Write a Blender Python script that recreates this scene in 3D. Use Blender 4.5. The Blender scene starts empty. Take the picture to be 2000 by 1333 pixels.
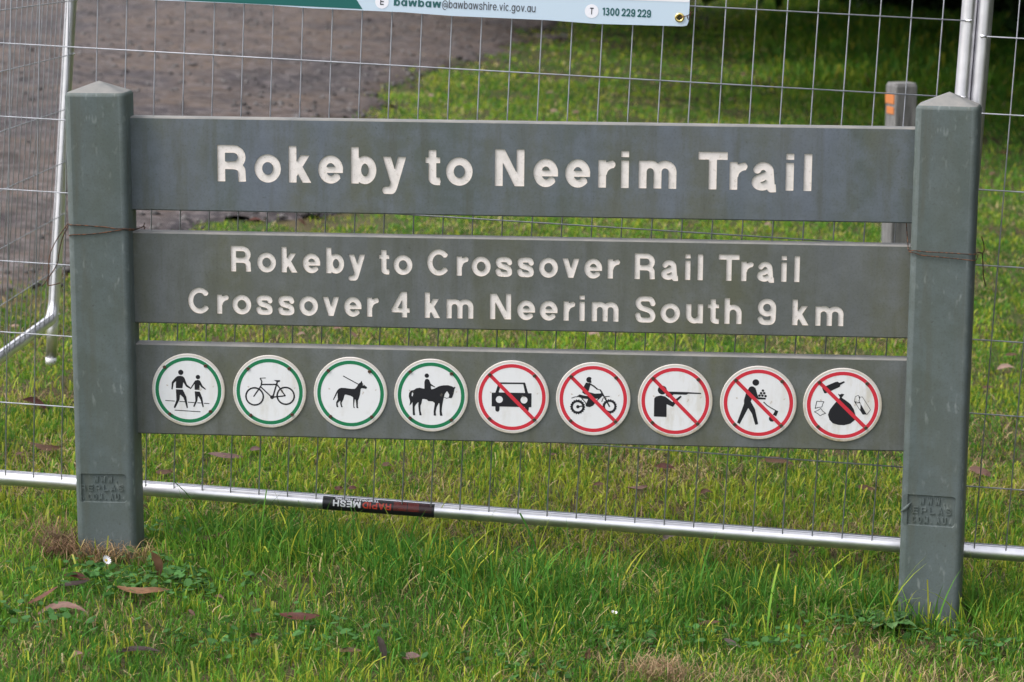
import bpy, math, random
import numpy as np
from mathutils import Vector, Matrix
from mathutils.geometry import delaunay_2d_cdt

R = math.radians
SC = bpy.context.scene
COL = SC.collection
rng = np.random.default_rng(7)
random.seed(7)

# ------------------------------------------------------------------ camera
CAM = Vector((0.36972, -5.16472, 0.94327))
cr, cu, cf = (Vector((0.997317, 0.072801, 0.007712)), Vector((-0.020615, 0.178199, 0.983778)), Vector((-0.070246, 0.981298, -0.179222)))
cam_d = bpy.data.cameras.new('camera')
cam = bpy.data.objects.new('camera', cam_d)
COL.objects.link(cam)
cam.matrix_world = Matrix(((cr.x, cu.x, -cf.x, CAM.x), (cr.y, cu.y, -cf.y, CAM.y), (cr.z, cu.z, -cf.z, CAM.z), (0, 0, 0, 1)))
cam_d.sensor_fit = 'HORIZONTAL'
cam_d.sensor_width = 22.3
cam_d.lens = 22.3 * 2.5
cam_d.clip_start, cam_d.clip_end = 0.1, 400
cam_d.dof.use_dof = True
cam_d.dof.focus_distance = 5.25
cam_d.dof.aperture_fstop = 4.6
SC.camera = cam

# ------------------------------------------------------------------ sky, sun, exposure (bright overcast)
SUN_DIR = Vector((-0.58, -0.26, 0.77)).normalized()          # towards the sun
elev = math.asin(SUN_DIR.z)
azim = math.atan2(SUN_DIR.x, SUN_DIR.y)
world = bpy.data.worlds.new('World')
SC.world = world
world.use_nodes = True
wn, wl = world.node_tree.nodes, world.node_tree.links
wn.clear()
sky = wn.new('ShaderNodeTexSky')
sky.sky_type = 'NISHITA'
sky.sun_disc = False
sky.sun_elevation = elev
sky.sun_rotation = azim
sky.air_density, sky.dust_density, sky.ozone_density = 1.0, 4.0, 1.0
hs = wn.new('ShaderNodeHueSaturation')
hs.inputs['Saturation'].default_value = 0.45
bg = wn.new('ShaderNodeBackground')
bg.inputs['Strength'].default_value = 0.10
wo = wn.new('ShaderNodeOutputWorld')
wl.new(sky.outputs[0], hs.inputs['Color'])
cloud = wn.new('ShaderNodeMix')                  # thin even cloud over the whole sky
cloud.data_type = 'RGBA'
cloud.inputs[0].default_value = 0.45
cloud.inputs[7].default_value = (9.2, 9.35, 10.0, 1)
wl.new(hs.outputs[0], cloud.inputs[6])
wl.new(cloud.outputs[2], bg.inputs['Color'])
wl.new(bg.outputs[0], wo.inputs['Surface'])
sun_d = bpy.data.lights.new('sun', 'SUN')
sun_d.energy = 1.15
sun_d.angle = R(28)
sun_d.color = (1.0, 0.965, 0.92)
sun = bpy.data.objects.new('sun', sun_d)
COL.objects.link(sun)
sun.rotation_euler = SUN_DIR.to_track_quat('Z', 'Y').to_euler()
sun.location = (0, 0, 20)
SC.view_settings.view_transform = 'Standard'
SC.view_settings.look = 'None'
SC.view_settings.exposure = 1.18
SC.view_settings.gamma = 1.0
SC.view_settings.use_curve_mapping = False

# ------------------------------------------------------------------ noise
def _hash(ix, iy, s):
    h = (ix * 374761393 + iy * 668265263 + s * 974634777) & 0x7fffffff
    h = ((h ^ (h >> 13)) * 1274126177) & 0x7fffffff
    return ((h ^ (h >> 16)) & 0xffff) / 65535.0

def vnoise(x, y, s=0):
    x = np.asarray(x, float); y = np.asarray(y, float)
    ix = np.floor(x).astype(np.int64); iy = np.floor(y).astype(np.int64)
    fx, fy = x - ix, y - iy
    fx, fy = fx * fx * (3 - 2 * fx), fy * fy * (3 - 2 * fy)
    a, b = _hash(ix, iy, s), _hash(ix + 1, iy, s)
    c, d = _hash(ix, iy + 1, s), _hash(ix + 1, iy + 1, s)
    return (a * (1 - fx) + b * fx) * (1 - fy) + (c * (1 - fx) + d * fx) * fy

def fbm(x, y, s=0, o=3):
    t, a, n = 0, 1, 0
    for k in range(o):
        t = t + a * vnoise(x * 2 ** k, y * 2 ** k, s + 11 * k); n += a; a *= .5
    return t / n

def ground_z(x, y):
    """gentle cross fall to the right, small bumps"""
    x = np.asarray(x, float); y = np.asarray(y, float)
    xs = 6 * np.tanh((x + .84) / 6)
    z = -0.474 - 0.0537 * xs
    z = z + (fbm(x * 2.3, y * 2.3, 3) - .5) * 0.028 + (fbm(x * .5, y * .5, 5) - .5) * 0.05 * np.clip((np.abs(y) - 1.5) / 3, 0, 1)
    return z

EDGE = np.array([(-1.5, -9), (1.6, -4.2), (2.2, -2.9), (2.7, -2.1), (3.4, -1.78), (4.2, -1.45), (5.0, -1.22), (6.2, -1.25), (7.4, -1.42), (8.9, -1.55), (11, -1.5), (14, -1.36), (18, -1.1), (21, -.8), (26, 0.2), (34, 1.5), (60, 4)])
def path_mask(x, y):
    """>0 on the gravel track, <0 on the grass (metres, ragged edge)"""
    e = np.interp(y, EDGE[:, 0], EDGE[:, 1])
    rag = (fbm(x * 1.6, y * 1.1, 21) - .5) * 1.1 + (fbm(x * 6, y * 5, 22) - .5) * .45
    return e - x + rag

# ------------------------------------------------------------------ mesh helpers
WL_ = {}
def mesh(name, V, F, mats, fm=None, smooth=False):
    me = bpy.data.meshes.new(name)
    me.from_pydata([tuple(map(float, v)) for v in V], [], [tuple(map(int, f)) for f in F])
    for m in (mats if isinstance(mats, (list, tuple)) else [mats]):
        me.materials.append(m)
    if fm is not None:
        me.polygons.foreach_set('material_index', np.array(fm, np.int32))
    if smooth is True:
        me.polygons.foreach_set('use_smooth', np.ones(len(me.polygons), bool))
    elif smooth is not False:
        me.polygons.foreach_set('use_smooth', np.array(smooth, bool))
    me.update()
    return me

def obj(name, data, parent=None, loc=(0, 0, 0), **props):
    """loc is in world space when the parent is an unrotated thing, else in the parent's space"""
    o = bpy.data.objects.new(name, data)
    COL.objects.link(o)
    loc = Vector(loc)
    if parent is not None:
        o.parent = parent
        o.location = loc
    else:
        o.location = loc
    for k, v in props.items():
        o[k] = v
    return o

def thing(name, label, cat, loc=(0, 0, 0), group=None, data=None, rot=(0, 0, 0)):
    o = obj(name, data, None, loc, label=label, category=cat)
    o.rotation_euler = rot
    if group: o['group'] = group
    return o

class MB:
    def __init__(s): s.V, s.F, s.M, s.S = [], [], [], []
    def add(s, V, F, m=0, smooth=False):
        b = len(s.V)
        s.V += [tuple(v) for v in V]
        s.F += [tuple(b + i for i in f) for f in F]
        s.M += [m] * len(F); s.S += [smooth] * len(F)
    def mesh(s, name, mats): return mesh(name, s.V, s.F, mats, s.M, s.S)

def tube(pts, r, n=8, closed=False, caps=True):
    P = [Vector(p) for p in pts]; N = len(P)
    V, F = [], []
    T = []
    for i in range(N):
        a = P[i - 1] if (i > 0 or closed) else P[i]
        b = P[(i + 1) % N] if (i < N - 1 or closed) else P[i]
        T.append((b - a).normalized())
    up = Vector((0, 0, 1)) if abs(T[0].z) < .9 else Vector((1, 0, 0))
    nrm = (up - T[0] * up.dot(T[0])).normalized()
    for i in range(N):
        if i: nrm = (nrm - T[i] * nrm.dot(T[i])).normalized()
        bi = T[i].cross(nrm)
        rr = r[i] if hasattr(r, '__len__') else r
        for k in range(n):
            a = 2 * math.pi * k / n
            V.append(P[i] + nrm * (rr * math.cos(a)) + bi * (rr * math.sin(a)))
    for i in range(N if closed else N - 1):
        for k in range(n):
            F.append((i * n + k, i * n + (k + 1) % n, ((i + 1) % N) * n + (k + 1) % n, ((i + 1) % N) * n + k))
    if caps and not closed:
        F.append(tuple(range(n))[::-1]); F.append(tuple((N - 1) * n + k for k in range(n)))
    return V, F

# ------------------------------------------------------------------ 2-D outlines from strokes and polygons (signed distances)
def seg_d(X, Y, a, b):
    dx, dy = b[0] - a[0], b[1] - a[1]
    L2 = dx * dx + dy * dy + 1e-18
    t = ((X - a[0]) * dx + (Y - a[1]) * dy) / L2
    tc = np.clip(t, 0, 1)
    return np.hypot(X - a[0] - tc * dx, Y - a[1] - tc * dy), t * math.sqrt(L2), (1 - t) * math.sqrt(L2)

def d_stroke(X, Y, pts, h, butt=True, clip=None):
    D = None; n = len(pts) - 1
    for i in range(n):
        d, ta, tb = seg_d(X, Y, pts[i], pts[i + 1])
        d = d - h
        if butt and i == 0: d = np.maximum(d, -ta)
        if butt and i == n - 1: d = np.maximum(d, -tb)
        D = d if D is None else np.minimum(D, d)
    if clip: D = np.maximum(D, np.maximum(clip[0] - Y, Y - clip[1]))
    return D

def d_poly(X, Y, pts):
    n = len(pts); D = None; ins = np.zeros(X.shape, bool)
    for i in range(n):
        a, b = pts[i], pts[(i + 1) % n]
        d, _, _ = seg_d(X, Y, a, b)
        D = d if D is None else np.minimum(D, d)
        if a[1] != b[1]:
            c = ((a[1] > Y) != (b[1] > Y)) & (X < (b[0] - a[0]) * (Y - a[1]) / (b[1] - a[1]) + a[0])
            ins ^= c
    return np.where(ins, -D, D)

def shape_d(X, Y, prims):
    D = np.full(X.shape, 1e3)
    for p in prims:
        k = p[0]
        if k == 's': d = d_stroke(X, Y, p[1], p[2], p[3] if len(p) > 3 else True, p[4] if len(p) > 4 else None)
        elif k in ('p', '-p'): d = d_poly(X, Y, p[1])
        elif k in ('c', '-c'): d = np.hypot(X - p[1], Y - p[2]) - p[3]
        elif k == 'r': d = np.abs(np.hypot(X - p[1], Y - p[2]) - p[3]) - p[4]
        elif k == '-s': d = d_stroke(X, Y, p[1], p[2])
        D = np.maximum(D, -d) if k[0] == '-' else np.minimum(D, d)
    return D

def contours(prims, bbox, cell):
    x0, y0, x1, y1 = bbox
    x0 -= 2 * cell; y0 -= 2 * cell; x1 += 2 * cell; y1 += 2 * cell
    nx, ny = int((x1 - x0) / cell) + 2, int((y1 - y0) / cell) + 2
    xs, ys = x0 + cell * np.arange(nx), y0 + cell * np.arange(ny)
    X, Y = np.meshgrid(xs, ys)
    D = shape_d(X, Y, prims)
    D[np.abs(D) < 1e-9] = 1e-9
    S = D < 0
    code = S[:-1, :-1] * 1 + S[:-1, 1:] * 2 + S[1:, 1:] * 4 + S[1:, :-1] * 8
    jj, ii = np.nonzero((code > 0) & (code < 15))
    TB = {1: [(3, 0)], 2: [(0, 1)], 3: [(3, 1)], 4: [(1, 2)], 5: [(3, 2), (1, 0)], 6: [(0, 2)], 7: [(3, 2)], 8: [(2, 3)], 9: [(2, 0)],
          10: [(0, 3), (2, 1)], 11: [(2, 1)], 12: [(1, 3)], 13: [(1, 0)], 14: [(0, 3)]}
    nxt, pos = {}, {}
    for j, i in zip(jj.tolist(), ii.tolist()):
        ek = ((0, j, i), (1, j, i + 1), (0, j + 1, i), (1, j, i))
        for a, b in TB[int(code[j, i])]:
            nxt[ek[a]] = ek[b]
            for e in (ek[a], ek[b]):
                if e not in pos:
                    t, jy, ix = e
                    if t == 0:
                        f = D[jy, ix] / (D[jy, ix] - D[jy, ix + 1]); pos[e] = (xs[ix] + f * cell, ys[jy])
                    else:
                        f = D[jy, ix] / (D[jy, ix] - D[jy + 1, ix]); pos[e] = (xs[ix], ys[jy] + f * cell)
    loops = []
    while nxt:
        s = next(iter(nxt)); L = []; e = s
        while e in nxt:
            L.append(pos[e]); e = nxt.pop(e)
            if e == s: break
        if len(L) > 5: loops.append(simplify(L, cell * .16))
    return [l for l in loops if len(l) >= 3]

def simplify(L, tol):
    P = np.array(L); n = len(P)
    if n < 8: return [tuple(p) for p in P]
    i0 = 0; i1 = int(np.argmax(np.hypot(*(P - P[0]).T)))
    keep = {i0, i1}
    st = [(i0, i1), (i1, n)]
    while st:
        a, b = st.pop()
        if b - a < 2: continue
        A, B = P[a], P[b % n]; d = B - A; Ln = math.hypot(*d) + 1e-12
        Q = P[a + 1:b]
        dist = np.abs(d[0] * (Q[:, 1] - A[1]) - d[1] * (Q[:, 0] - A[0])) / Ln
        k = int(np.argmax(dist))
        if dist[k] > tol:
            keep.add((a + 1 + k) % n); st += [(a, a + 1 + k), (a + 1 + k, b)]
    return [tuple(P[i]) for i in sorted(keep)]

def inside(px, py, loops):
    ins = np.zeros(np.shape(px), bool)
    for L in loops:
        A = np.array(L); B = np.roll(A, -1, 0)
        for (ax, ay), (bx, by) in zip(A, B):
            if ay != by:
                ins ^= ((ay > py) != (by > py)) & (px < (bx - ax) * (py - ay) / (by - ay) + ax)
    return ins

def fill(loops):
    V, E = [], []
    for l in loops:
        b = len(V)
        V += [Vector(p) for p in l]
        E += [(b + i, b + (i + 1) % len(l)) for i in range(len(l))]
    r = delaunay_2d_cdt(V, E, [], 0, 1e-7)
    P = np.array([(v.x, v.y) for v in r[0]])
    T = np.array([f for f in r[2]])
    c = P[T].mean(1)
    T = T[inside(c[:, 0], c[:, 1], loops)]
    # counter-clockwise
    a = P[T]
    ar = (a[:, 1, 0] - a[:, 0, 0]) * (a[:, 2, 1] - a[:, 0, 1]) - (a[:, 2, 0] - a[:, 0, 0]) * (a[:, 1, 1] - a[:, 0, 1])
    T[ar < 0] = T[ar < 0][:, ::-1]
    return P, T.tolist()

def plate(mb, loops, y0, y1, m=0, mw=None, floor=True):
    """flat shape in the x-z plane: face at y0 (facing -y) and walls from y0 to y1"""
    if floor:
        P, T = fill(loops)
        mb.add([(x, y0, z) for x, z in P], T, m)
    if y1 is not None:
        for L in loops:
            n = len(L)
            V = [(x, y0, z) for x, z in L] + [(x, y1, z) for x, z in L]
            mb.add(V, [(i, i + n, (i + 1) % n + n, (i + 1) % n) for i in range(n)], m if mw is None else mw)

def arc(cx, cy, rx, ry, a0, a1, n=None):
    n = n or max(6, int(abs(a1 - a0) / 11))
    return [(cx + rx * math.cos(R(a0 + (a1 - a0) * i / n)), cy + ry * math.sin(R(a0 + (a1 - a0) * i / n))) for i in range(n + 1)]

def spline(P, n=6):
    P = [P[0]] + list(P) + [P[-1]]; out = []
    for i in range(1, len(P) - 2):
        p0, p1, p2, p3 = (np.array(P[i + k], float) for k in (-1, 0, 1, 2))
        for k in range(n):
            t = k / n
            out.append(tuple(.5 * ((2 * p1) + (p2 - p0) * t + (2 * p0 - 5 * p1 + 4 * p2 - p3) * t * t + (3 * p1 - p0 - 3 * p2 + p3) * t ** 3)))
    out.append(tuple(P[-2]))
    return out

DW = dict(zip('RokebytNrimTalCsvSuh49cgw@.-EPLAMUWODIHFYG1302 n',
              (.74, .70, .62, .66, .67, .63, .38, .76, .42, .2, 1.02, .76, .65, .2, .80, .60, .64, .70, .66, .66, .66, .64, .6, .66, .94, 1.0, .2, .3,
               .64, .70, .60, .78, .9, .74, 1.05, .80, .76, .2, .74, .60, .74, .80, .36, .62, .66, .62, .34, .66)))

def glyph(ch, W, s, geo=False, xh=.75):
    """strokes of one letter, cap height 1, width W, stroke width s"""
    h = s / 2; ov = .012
    S = lambda p, *a: ('s', p, h, *a)
    if ch == 'R':
        ym = .445; rb = (1 - h - ym) / 2; xc = W - h - .02 - rb
        return [S([(h, 0), (h, 1)]), S([(h * .6, 1 - h)] + arc(xc, (1 - h + ym) / 2, rb, rb, 90, -90, 10) + [(h * .6, ym)]),
                S(arc(xc - .03, ym - .15, W - h * 1.25 - xc + .03, .15, 90, 0, 8) + [(W - h * 1.1, 0)])] if not geo else \
               [S([(h, 0), (h, 1)]), S([(h * .6, 1 - h)] + arc(xc, (1 - h + ym) / 2, rb, rb, 90, -90, 10) + [(h * .6, ym)]), S([(W * .45, ym), (W - h * 1.2, -.1)], True, (0, 1))]
    if ch == 'P':
        ym = .43; rb = (1 - h - ym) / 2; xc = W - h - rb
        return [S([(h, 0), (h, 1)]), S([(h * .6, 1 - h)] + arc(xc, (1 - h + ym) / 2, rb, rb, 90, -90, 10) + [(h * .6, ym)])]
    if ch == 'o': return [S(arc(W / 2, xh / 2, W / 2 - h, xh / 2 + ov - h, 0, 360, 36), False)]
    if ch in 'O0': return [S(arc(W / 2, .5, W / 2 - h, .5 + ov - h, 0, 360, 36), False)]
    if ch == 'C': return [S(arc(W / 2, .5, W / 2 - h, .5 + ov - h, 36, 324, 30))]
    if ch == 'G': return [S(arc(W / 2, .5, W / 2 - h, .5 + ov - h, 40, 345, 30)), S([(W * .55, .45), (W - h, .45), (W - h, 0)])]
    if ch == 'c': return [S(arc(W / 2, xh / 2, W / 2 - h, xh / 2 + ov - h, 42, 318, 26))]
    if ch == 'e':
        yb = xh * .5
        return [S(arc(W / 2, xh / 2, W / 2 - h, xh / 2 + ov - h, 0, 322, 30)), ('s', [(h, yb - .01), (W - .004, yb - .01)], h * .78)]
    if ch == 'k': return [S([(h, 0), (h, 1)]), S([(h, .20), (W - s * .72, xh + .06)], True, (0, xh)), S([(W * .40, .44), (W - s * .55, -.05)], True, (0, xh))]
    if ch == 'b': return [S([(h, 0), (h, 1)]), S(arc((W + s * .3) / 2, xh / 2, (W - s * .3) / 2 - h, xh / 2 + ov - h, 0, 360, 32), False)]
    if ch == 'a':
        if geo: return [S([(W - h, 0), (W - h, xh)]), S(arc((W - s * .2) / 2, xh / 2, (W - s * .2) / 2 - h, xh / 2 + ov - h, 0, 360, 32), False)]
        xs = W - h - .035
        return [S(arc(xs / 2 + .05, xh - h - .145, xs / 2 - .085, .157, 172, 0, 14) + [(xs, .14), (xs + .01, .05), (W, h * .55)]),
                S([(xs, xh * .56 + .02), (W * .48, xh * .49)] + arc(W * .42, .215, W * .42 - h, .222 - h * .98, 95, 330, 20) + [(xs, .20)], True, (-ov, xh + ov))]
    if ch == 'g': return [S([(W - h, xh), (W - h, .0)] + arc(W / 2, -.02, W / 2 - h, .26 - h, 0, -150, 12)), S(arc((W - s * .2) / 2, xh / 2, (W - s * .2) / 2 - h, xh / 2 + ov - h, 0, 360, 32), False)]
    if ch == 'y':
        return [S([(s * .52, xh + .05), (W * .52, .0)], True, (-.1, xh)),
                S([(W - s * .52, xh + .06), (W * .46, -.06)] + spline([(W * .46, -.06), (W * .39, -.16), (W * .28, -.262 + h * .9), (W * .12, -.262 + h * .85)], 4)[1:], True, (-.27, xh))]
    if ch == 'v': return [S([(s * .52, xh + .05), (W / 2, .02)], True, (0, xh)), S([(W - s * .52, xh + .05), (W / 2, .02)], True, (0, xh)), ('p', [(W / 2 - h * 1.0, 0), (W / 2 + h * 1.0, 0), (W / 2 + h * .8, .12), (W / 2 - h * .8, .12)])]
    if ch == 'w':
        q = W / 4; H = xh
        return [S([(q * k + (.5 * s if k == 0 else 0), H + .03 if k % 2 == 0 else -.03), (q * (k + 1) - (.5 * s if k == 3 else 0), H + .03 if k % 2 else -.03)], True, (0, H)) for k in range(4)]
    if ch == 'W':
        q = W / 4
        return [S([(q * k + (.5 * s if k == 0 else 0), 1.03 if k % 2 == 0 else -.03), (q * (k + 1) - (.5 * s if k == 3 else 0), 1.03 if k % 2 else -.03)], True, (0, 1)) for k in range(4)]
    if ch == 't':
        xs = W * .47
        return [S([(xs, .95), (xs, .17)] + arc(xs + .13, .17, .13, .17 - h * .92, 180, 265, 6) + [(W, h * .92)]), ('s', [(0, xh - h * .74), (W, xh - h * .74)], h * .74)]
    if ch == 'N': return [S([(h, 0), (h, 1)]), S([(W - h, 0), (W - h, 1)]), S([(h * .95, 1.08), (W - h * .95, -.08)], True, (0, 1))]
    if ch == 'M': return [S([(h, 0), (h, 1)]), S([(W - h, 0), (W - h, 1)]), S([(h, 1.05), (W / 2, .1)], True, (0, 1)), S([(W - h, 1.05), (W / 2, .1)], True, (0, 1))]
    if ch == 'r': return [S([(h, 0), (h, xh)]), S(arc(W + .02, .36, W - h + .0, xh - h - .36, 180, 94, 8))]
    if ch in 'hn':
        rx = (W - s) / 2
        return [S([(h, 0), (h, 1 if ch == 'h' else xh)]), S(arc(W / 2, xh + ov - h - .24, rx, .24, 180, 0, 14) + [(W - h, 0)])]
    if ch == 'm':
        rx = (W / 2 - h) / 2; y = xh + ov - h - .2
        return [S([(h, 0), (h, xh)]), S(arc(h + rx, y, rx, .2, 180, 0, 12) + [(W / 2, 0)]), S(arc(W / 2 + rx, y, rx, .2, 180, 0, 12) + [(W - h, 0)])]
    if ch == 'u':
        rx = (W - s) / 2
        return [S([(W - h, 0), (W - h, xh)]), S([(h, xh)] + arc(W / 2, h - ov + .24, rx, .24, 180, 360, 14))]
    if ch == 'i': return [S([(W / 2, 0), (W / 2, xh)]), S([(W / 2, 1 - .165), (W / 2, 1)])]
    if ch == 'l' or ch == 'I': return [S([(W / 2, 0), (W / 2, 1)])]
    if ch == '1': return [S([(W - h, 0), (W - h, 1)]), S([(0, .78), (W - h, .95)], True, (0, 1))]
    if ch == 'T': return [S([(0, 1 - h * .85), (W, 1 - h * .85)]), S([(W / 2, 0), (W / 2, 1)])]
    if ch == 'E': return [S([(h, 0), (h, 1)])] + [S([(h * .5, y), (W, y)]) for y in (h, .51, 1 - h)]
    if ch == 'F': return [S([(h, 0), (h, 1)])] + [S([(h * .5, y), (W, y)]) for y in (.49, 1 - h)]
    if ch == 'L': return [S([(h, 0), (h, 1)]), S([(h * .5, h), (W, h)])]
    if ch == 'H': return [S([(h, 0), (h, 1)]), S([(W - h, 0), (W - h, 1)]), S([(h, .5), (W - h, .5)])]
    if ch == 'A': return [S([(h * .9, -.05), (W / 2, 1.02)], True, (0, 1)), S([(W - h * .9, -.05), (W / 2, 1.02)], True, (0, 1)), S([(W * .25, .3), (W * .75, .3)])]
    if ch == 'U': return [S([(h, 1)] + arc(W / 2, h - ov + .3, W / 2 - h, .3, 180, 360, 16) + [(W - h, 1)])]
    if ch == 'D': return [S([(h, 0), (h, 1)]), S([(h * .5, 1 - h)] + arc(W - h - .36, .5, .36, .5 - h, 90, -90, 16) + [(h * .5, h)])]
    if ch == 'Y': return [S([(h, 1.03), (W / 2, .45)], True, (0, 1)), S([(W - h, 1.03), (W / 2, .45)], True, (0, 1)), S([(W / 2, .5), (W / 2, 0)])]
    if ch in 'sS':
        H = xh if ch == 's' else 1.0
        return [S(spline([(W - h * 1.02, H * .70), (W * .76, H - h * 1.12), (W * .50, H - h + ov), (W * .24, H - h * 1.12), (h + .012, H * .735), (W * .27, H * .575), (W * .52, H * .505), (W * .76, H * .425),
                          (W - h - .006, H * .255), (W * .78, h * 1.05), (W * .50, h - ov), (W * .22, h * 1.12), (h * .95, H * .31)], 5))]
    if ch == '4': return [S([(W * .71, 0), (W * .71, 1)]), ('s', [(0, .275), (W, .275)], h * .85), ('s', [(W * .68, 1.02), (h * .62, .24)], h * .9, True, (.19, 1))]
    if ch == '9':
        return [S(arc(W / 2, .665, W / 2 - h, .335 + ov - h, 0, 360, 28), False), S(spline([(W - h, .66), (W - h, .42), (W * .80, .14), (W * .5, h - ov), (W * .24, h * 1.15), (h * .9, .24)], 5))]
    if ch == '2': return [S(spline([(h, .70), (W * .18, .88), (W / 2, 1 - h + ov), (W - h - .03, .82), (W - h - .02, .64), (W * .68, .42), (h * .9, h * .8)], 5), True, (0, 1.05)), S([(0, h), (W, h)])]
    if ch == '3':
        return [S(arc(W * .47, .745, W * .47 - h, .255 + ov - h, 150, -80, 14)), S(arc(W * .47, .29, W * .53 - h, .29 + ov - h, 85, -150, 16)), S([(W * .36, .53), (W * .55, .53)])]
    if ch == '@':
        return [('s', arc(W / 2, .36, W / 2 - h * .8, .56, -50, 290, 34) , h * .8), ('s', arc(W * .47, .36, W * .19, .22, 0, 360, 20), h * .8, False), ('s', [(W * .69, .60), (W * .69, .3)] + arc(W * .8, .3, W * .11, .1, 180, 330, 6), h * .8)]
    if ch == '.': return [('s', [(W / 2, 0), (W / 2, s * 1.05)], h * 1.05)]
    return []

_gc = {}
def glyph_loops(ch, W, s, geo=False, cell=.012):
    k = (ch, round(W, 3), round(s, 3), geo)
    if k not in _gc:
        _gc[k] = contours(glyph(ch, W, s, geo), (-.05, -.32, W + .05, 1.1), cell)
    return _gc[k]

def text_loops(txt, x, z, cap, s, geo=False, gap=.13, fit=None, cell=.02, space=.34):
    """outline loops of a line of text; fit = wanted total width"""
    x0 = x; items = []; cx = 0
    for ch in txt:
        if ch == ' ': cx += space; continue
        W = DW[ch] * (.94 if geo else 1)
        items.append((ch, cx, W)); cx += W + gap
    kx = (fit / (cx - gap)) if fit else cap
    out = []
    for ch, gx, W in items:
        out.append([[(x0 + (gx + px) * kx, z + pz * cap) for px, pz in L] for L in glyph_loops(ch, W, s, geo, cell)])
    return out

# ------------------------------------------------------------------ materials
def mat(name, rough=.6, base=(.5, .5, .5), metal=0.0, spec=.5):
    m = bpy.data.materials.new(name); m.use_nodes = True
    b = m.node_tree.nodes['Principled BSDF']
    b.inputs['Base Color'].default_value = (*base, 1)
    b.inputs['Roughness'].default_value = rough
    b.inputs['Metallic'].default_value = metal
    b.inputs['Specular IOR Level'].default_value = spec
    return m

class NT:
    def __init__(s, m):
        s.n, s.l = m.node_tree.nodes, m.node_tree.links; s.b = s.n['Principled BSDF']; s.co = None
    def node(s, t, **kw):
        x = s.n.new(t)
        for k, v in kw.items(): setattr(x, k, v)
        return x
    def coord(s, scale=(1, 1, 1), kind='Object', loc=(0, 0, 0)):
        tc = s.node('ShaderNodeTexCoord'); mp = s.node('ShaderNodeMapping')
        mp.inputs['Scale'].default_value = scale; mp.inputs['Location'].default_value = loc
        s.l.new(tc.outputs[kind], mp.inputs['Vector']); return mp.outputs[0]
    def noise(s, vec, scale, detail=4, rough=.55):
        x = s.node('ShaderNodeTexNoise'); x.inputs['Scale'].default_value = scale; x.inputs['Detail'].default_value = detail; x.inputs['Roughness'].default_value = rough
        s.l.new(vec, x.inputs['Vector']); return x.outputs['Fac']
    def ramp(s, fac, lo, hi, c0=(0, 0, 0, 1), c1=(1, 1, 1, 1)):
        x = s.node('ShaderNodeValToRGB'); e = x.color_ramp.elements
        e[0].position, e[1].position = lo, hi; e[0].color, e[1].color = c0, c1
        s.l.new(fac, x.inputs[0]); return x.outputs[0]
    def mix(s, fac, a, b, mode='MIX'):
        x = s.node('ShaderNodeMix', data_type='RGBA', blend_type=mode)
        for i, v in ((0, fac), (6, a), (7, b)):
            if isinstance(v, bpy.types.NodeSocket): s.l.new(v, x.inputs[i])
            elif i == 0: x.inputs[0].default_value = v
            else: x.inputs[i].default_value = (*v, 1) if len(v) == 3 else v
        return x.outputs[2]
    def mul(s, a, k):
        x = s.node('ShaderNodeMath', operation='MULTIPLY'); s.l.new(a, x.inputs[0])
        if isinstance(k, bpy.types.NodeSocket): s.l.new(k, x.inputs[1])
        else: x.inputs[1].default_value = k
        return x.outputs[0]
    def base(s, c): s.l.new(c, s.b.inputs['Base Color'])
    def bump(s, h, strength=.2, dist=.002):
        x = s.node('ShaderNodeBump'); x.inputs['Strength'].default_value = strength; x.inputs['Distance'].default_value = dist
        s.l.new(h, x.inputs['Height']); s.l.new(x.outputs[0], s.b.inputs['Normal'])

def plastic(name, loc, flecks=False, olive=.55, ca=(.092, .110, .106), cb=(.122, .142, .172)):
    m = mat(name, .55, spec=.35); t = NT(m)
    v = t.coord(loc=loc); vs = t.coord((1, 1, .22), loc=loc)
    c = t.mix(t.ramp(t.noise(vs, 5.5, 5), .40, .62), ca, cb)
    c = t.mix(t.mul(t.ramp(t.noise(vs, 8.5, 6, .6), .42, .64), olive), c, (.112, .114, .066))
    c = t.mix(t.mul(t.ramp(t.noise(v, 3.0, 3), .35, .7), .25), c, (.075, .088, .090))
    vd = t.coord((1, 1, .10), loc=loc)
    c = t.mix(t.mul(t.ramp(t.noise(v, 17, 5, .65), .44, .66), .55), c, tuple(min(1, q * 1.18) for q in cb))
    c = t.mix(t.mul(t.ramp(t.noise(vd, 30, 4, .6), .52, .70), .60), c, (.080, .085, .066))
    c = t.mix(t.mul(t.ramp(t.noise(v, 210, 3, .7), .50, .78), .45), c, (.045, .050, .042))
    c = t.mix(t.mul(t.ramp(t.noise(v, 95, 3, .6), .66, .74), .5), c, (.05, .055, .045))
    if flecks:
        vr = t.coord((1, 1, .38), loc=loc)
        n1 = t.noise(vr, 85, 2, .5); n2 = t.noise(v, 6, 2)
        c = t.mix(t.mul(t.mul(t.ramp(n1, .60, .74), t.ramp(n2, .40, .62)), .42), c, (.32, .35, .34))
    t.base(c)
    t.bump(t.noise(v, 160, 4, .6), .12, .001)
    return m

M = {}
for k in range(3): M['board%d' % k] = plastic('weathered_green_plastic', (k * 3.1, 0, k * 1.7), False, (.6, .7, .75)[k], ((.092, .112, .110), (.100, .108, .098), (.104, .112, .102))[k], ((.122, .142, .176), (.124, .134, .140), (.128, .138, .144))[k])
M['post'] = plastic('green_plastic_post', (9, 2, 1), True, .22, (.075, .097, .091), (.095, .118, .124))
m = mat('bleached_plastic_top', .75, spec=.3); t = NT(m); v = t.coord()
t.base(t.mix(t.ramp(t.noise(v, 14, 5, .65), .35, .65), (.165, .168, .165), (.25, .238, .222))); M['top'] = m

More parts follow.
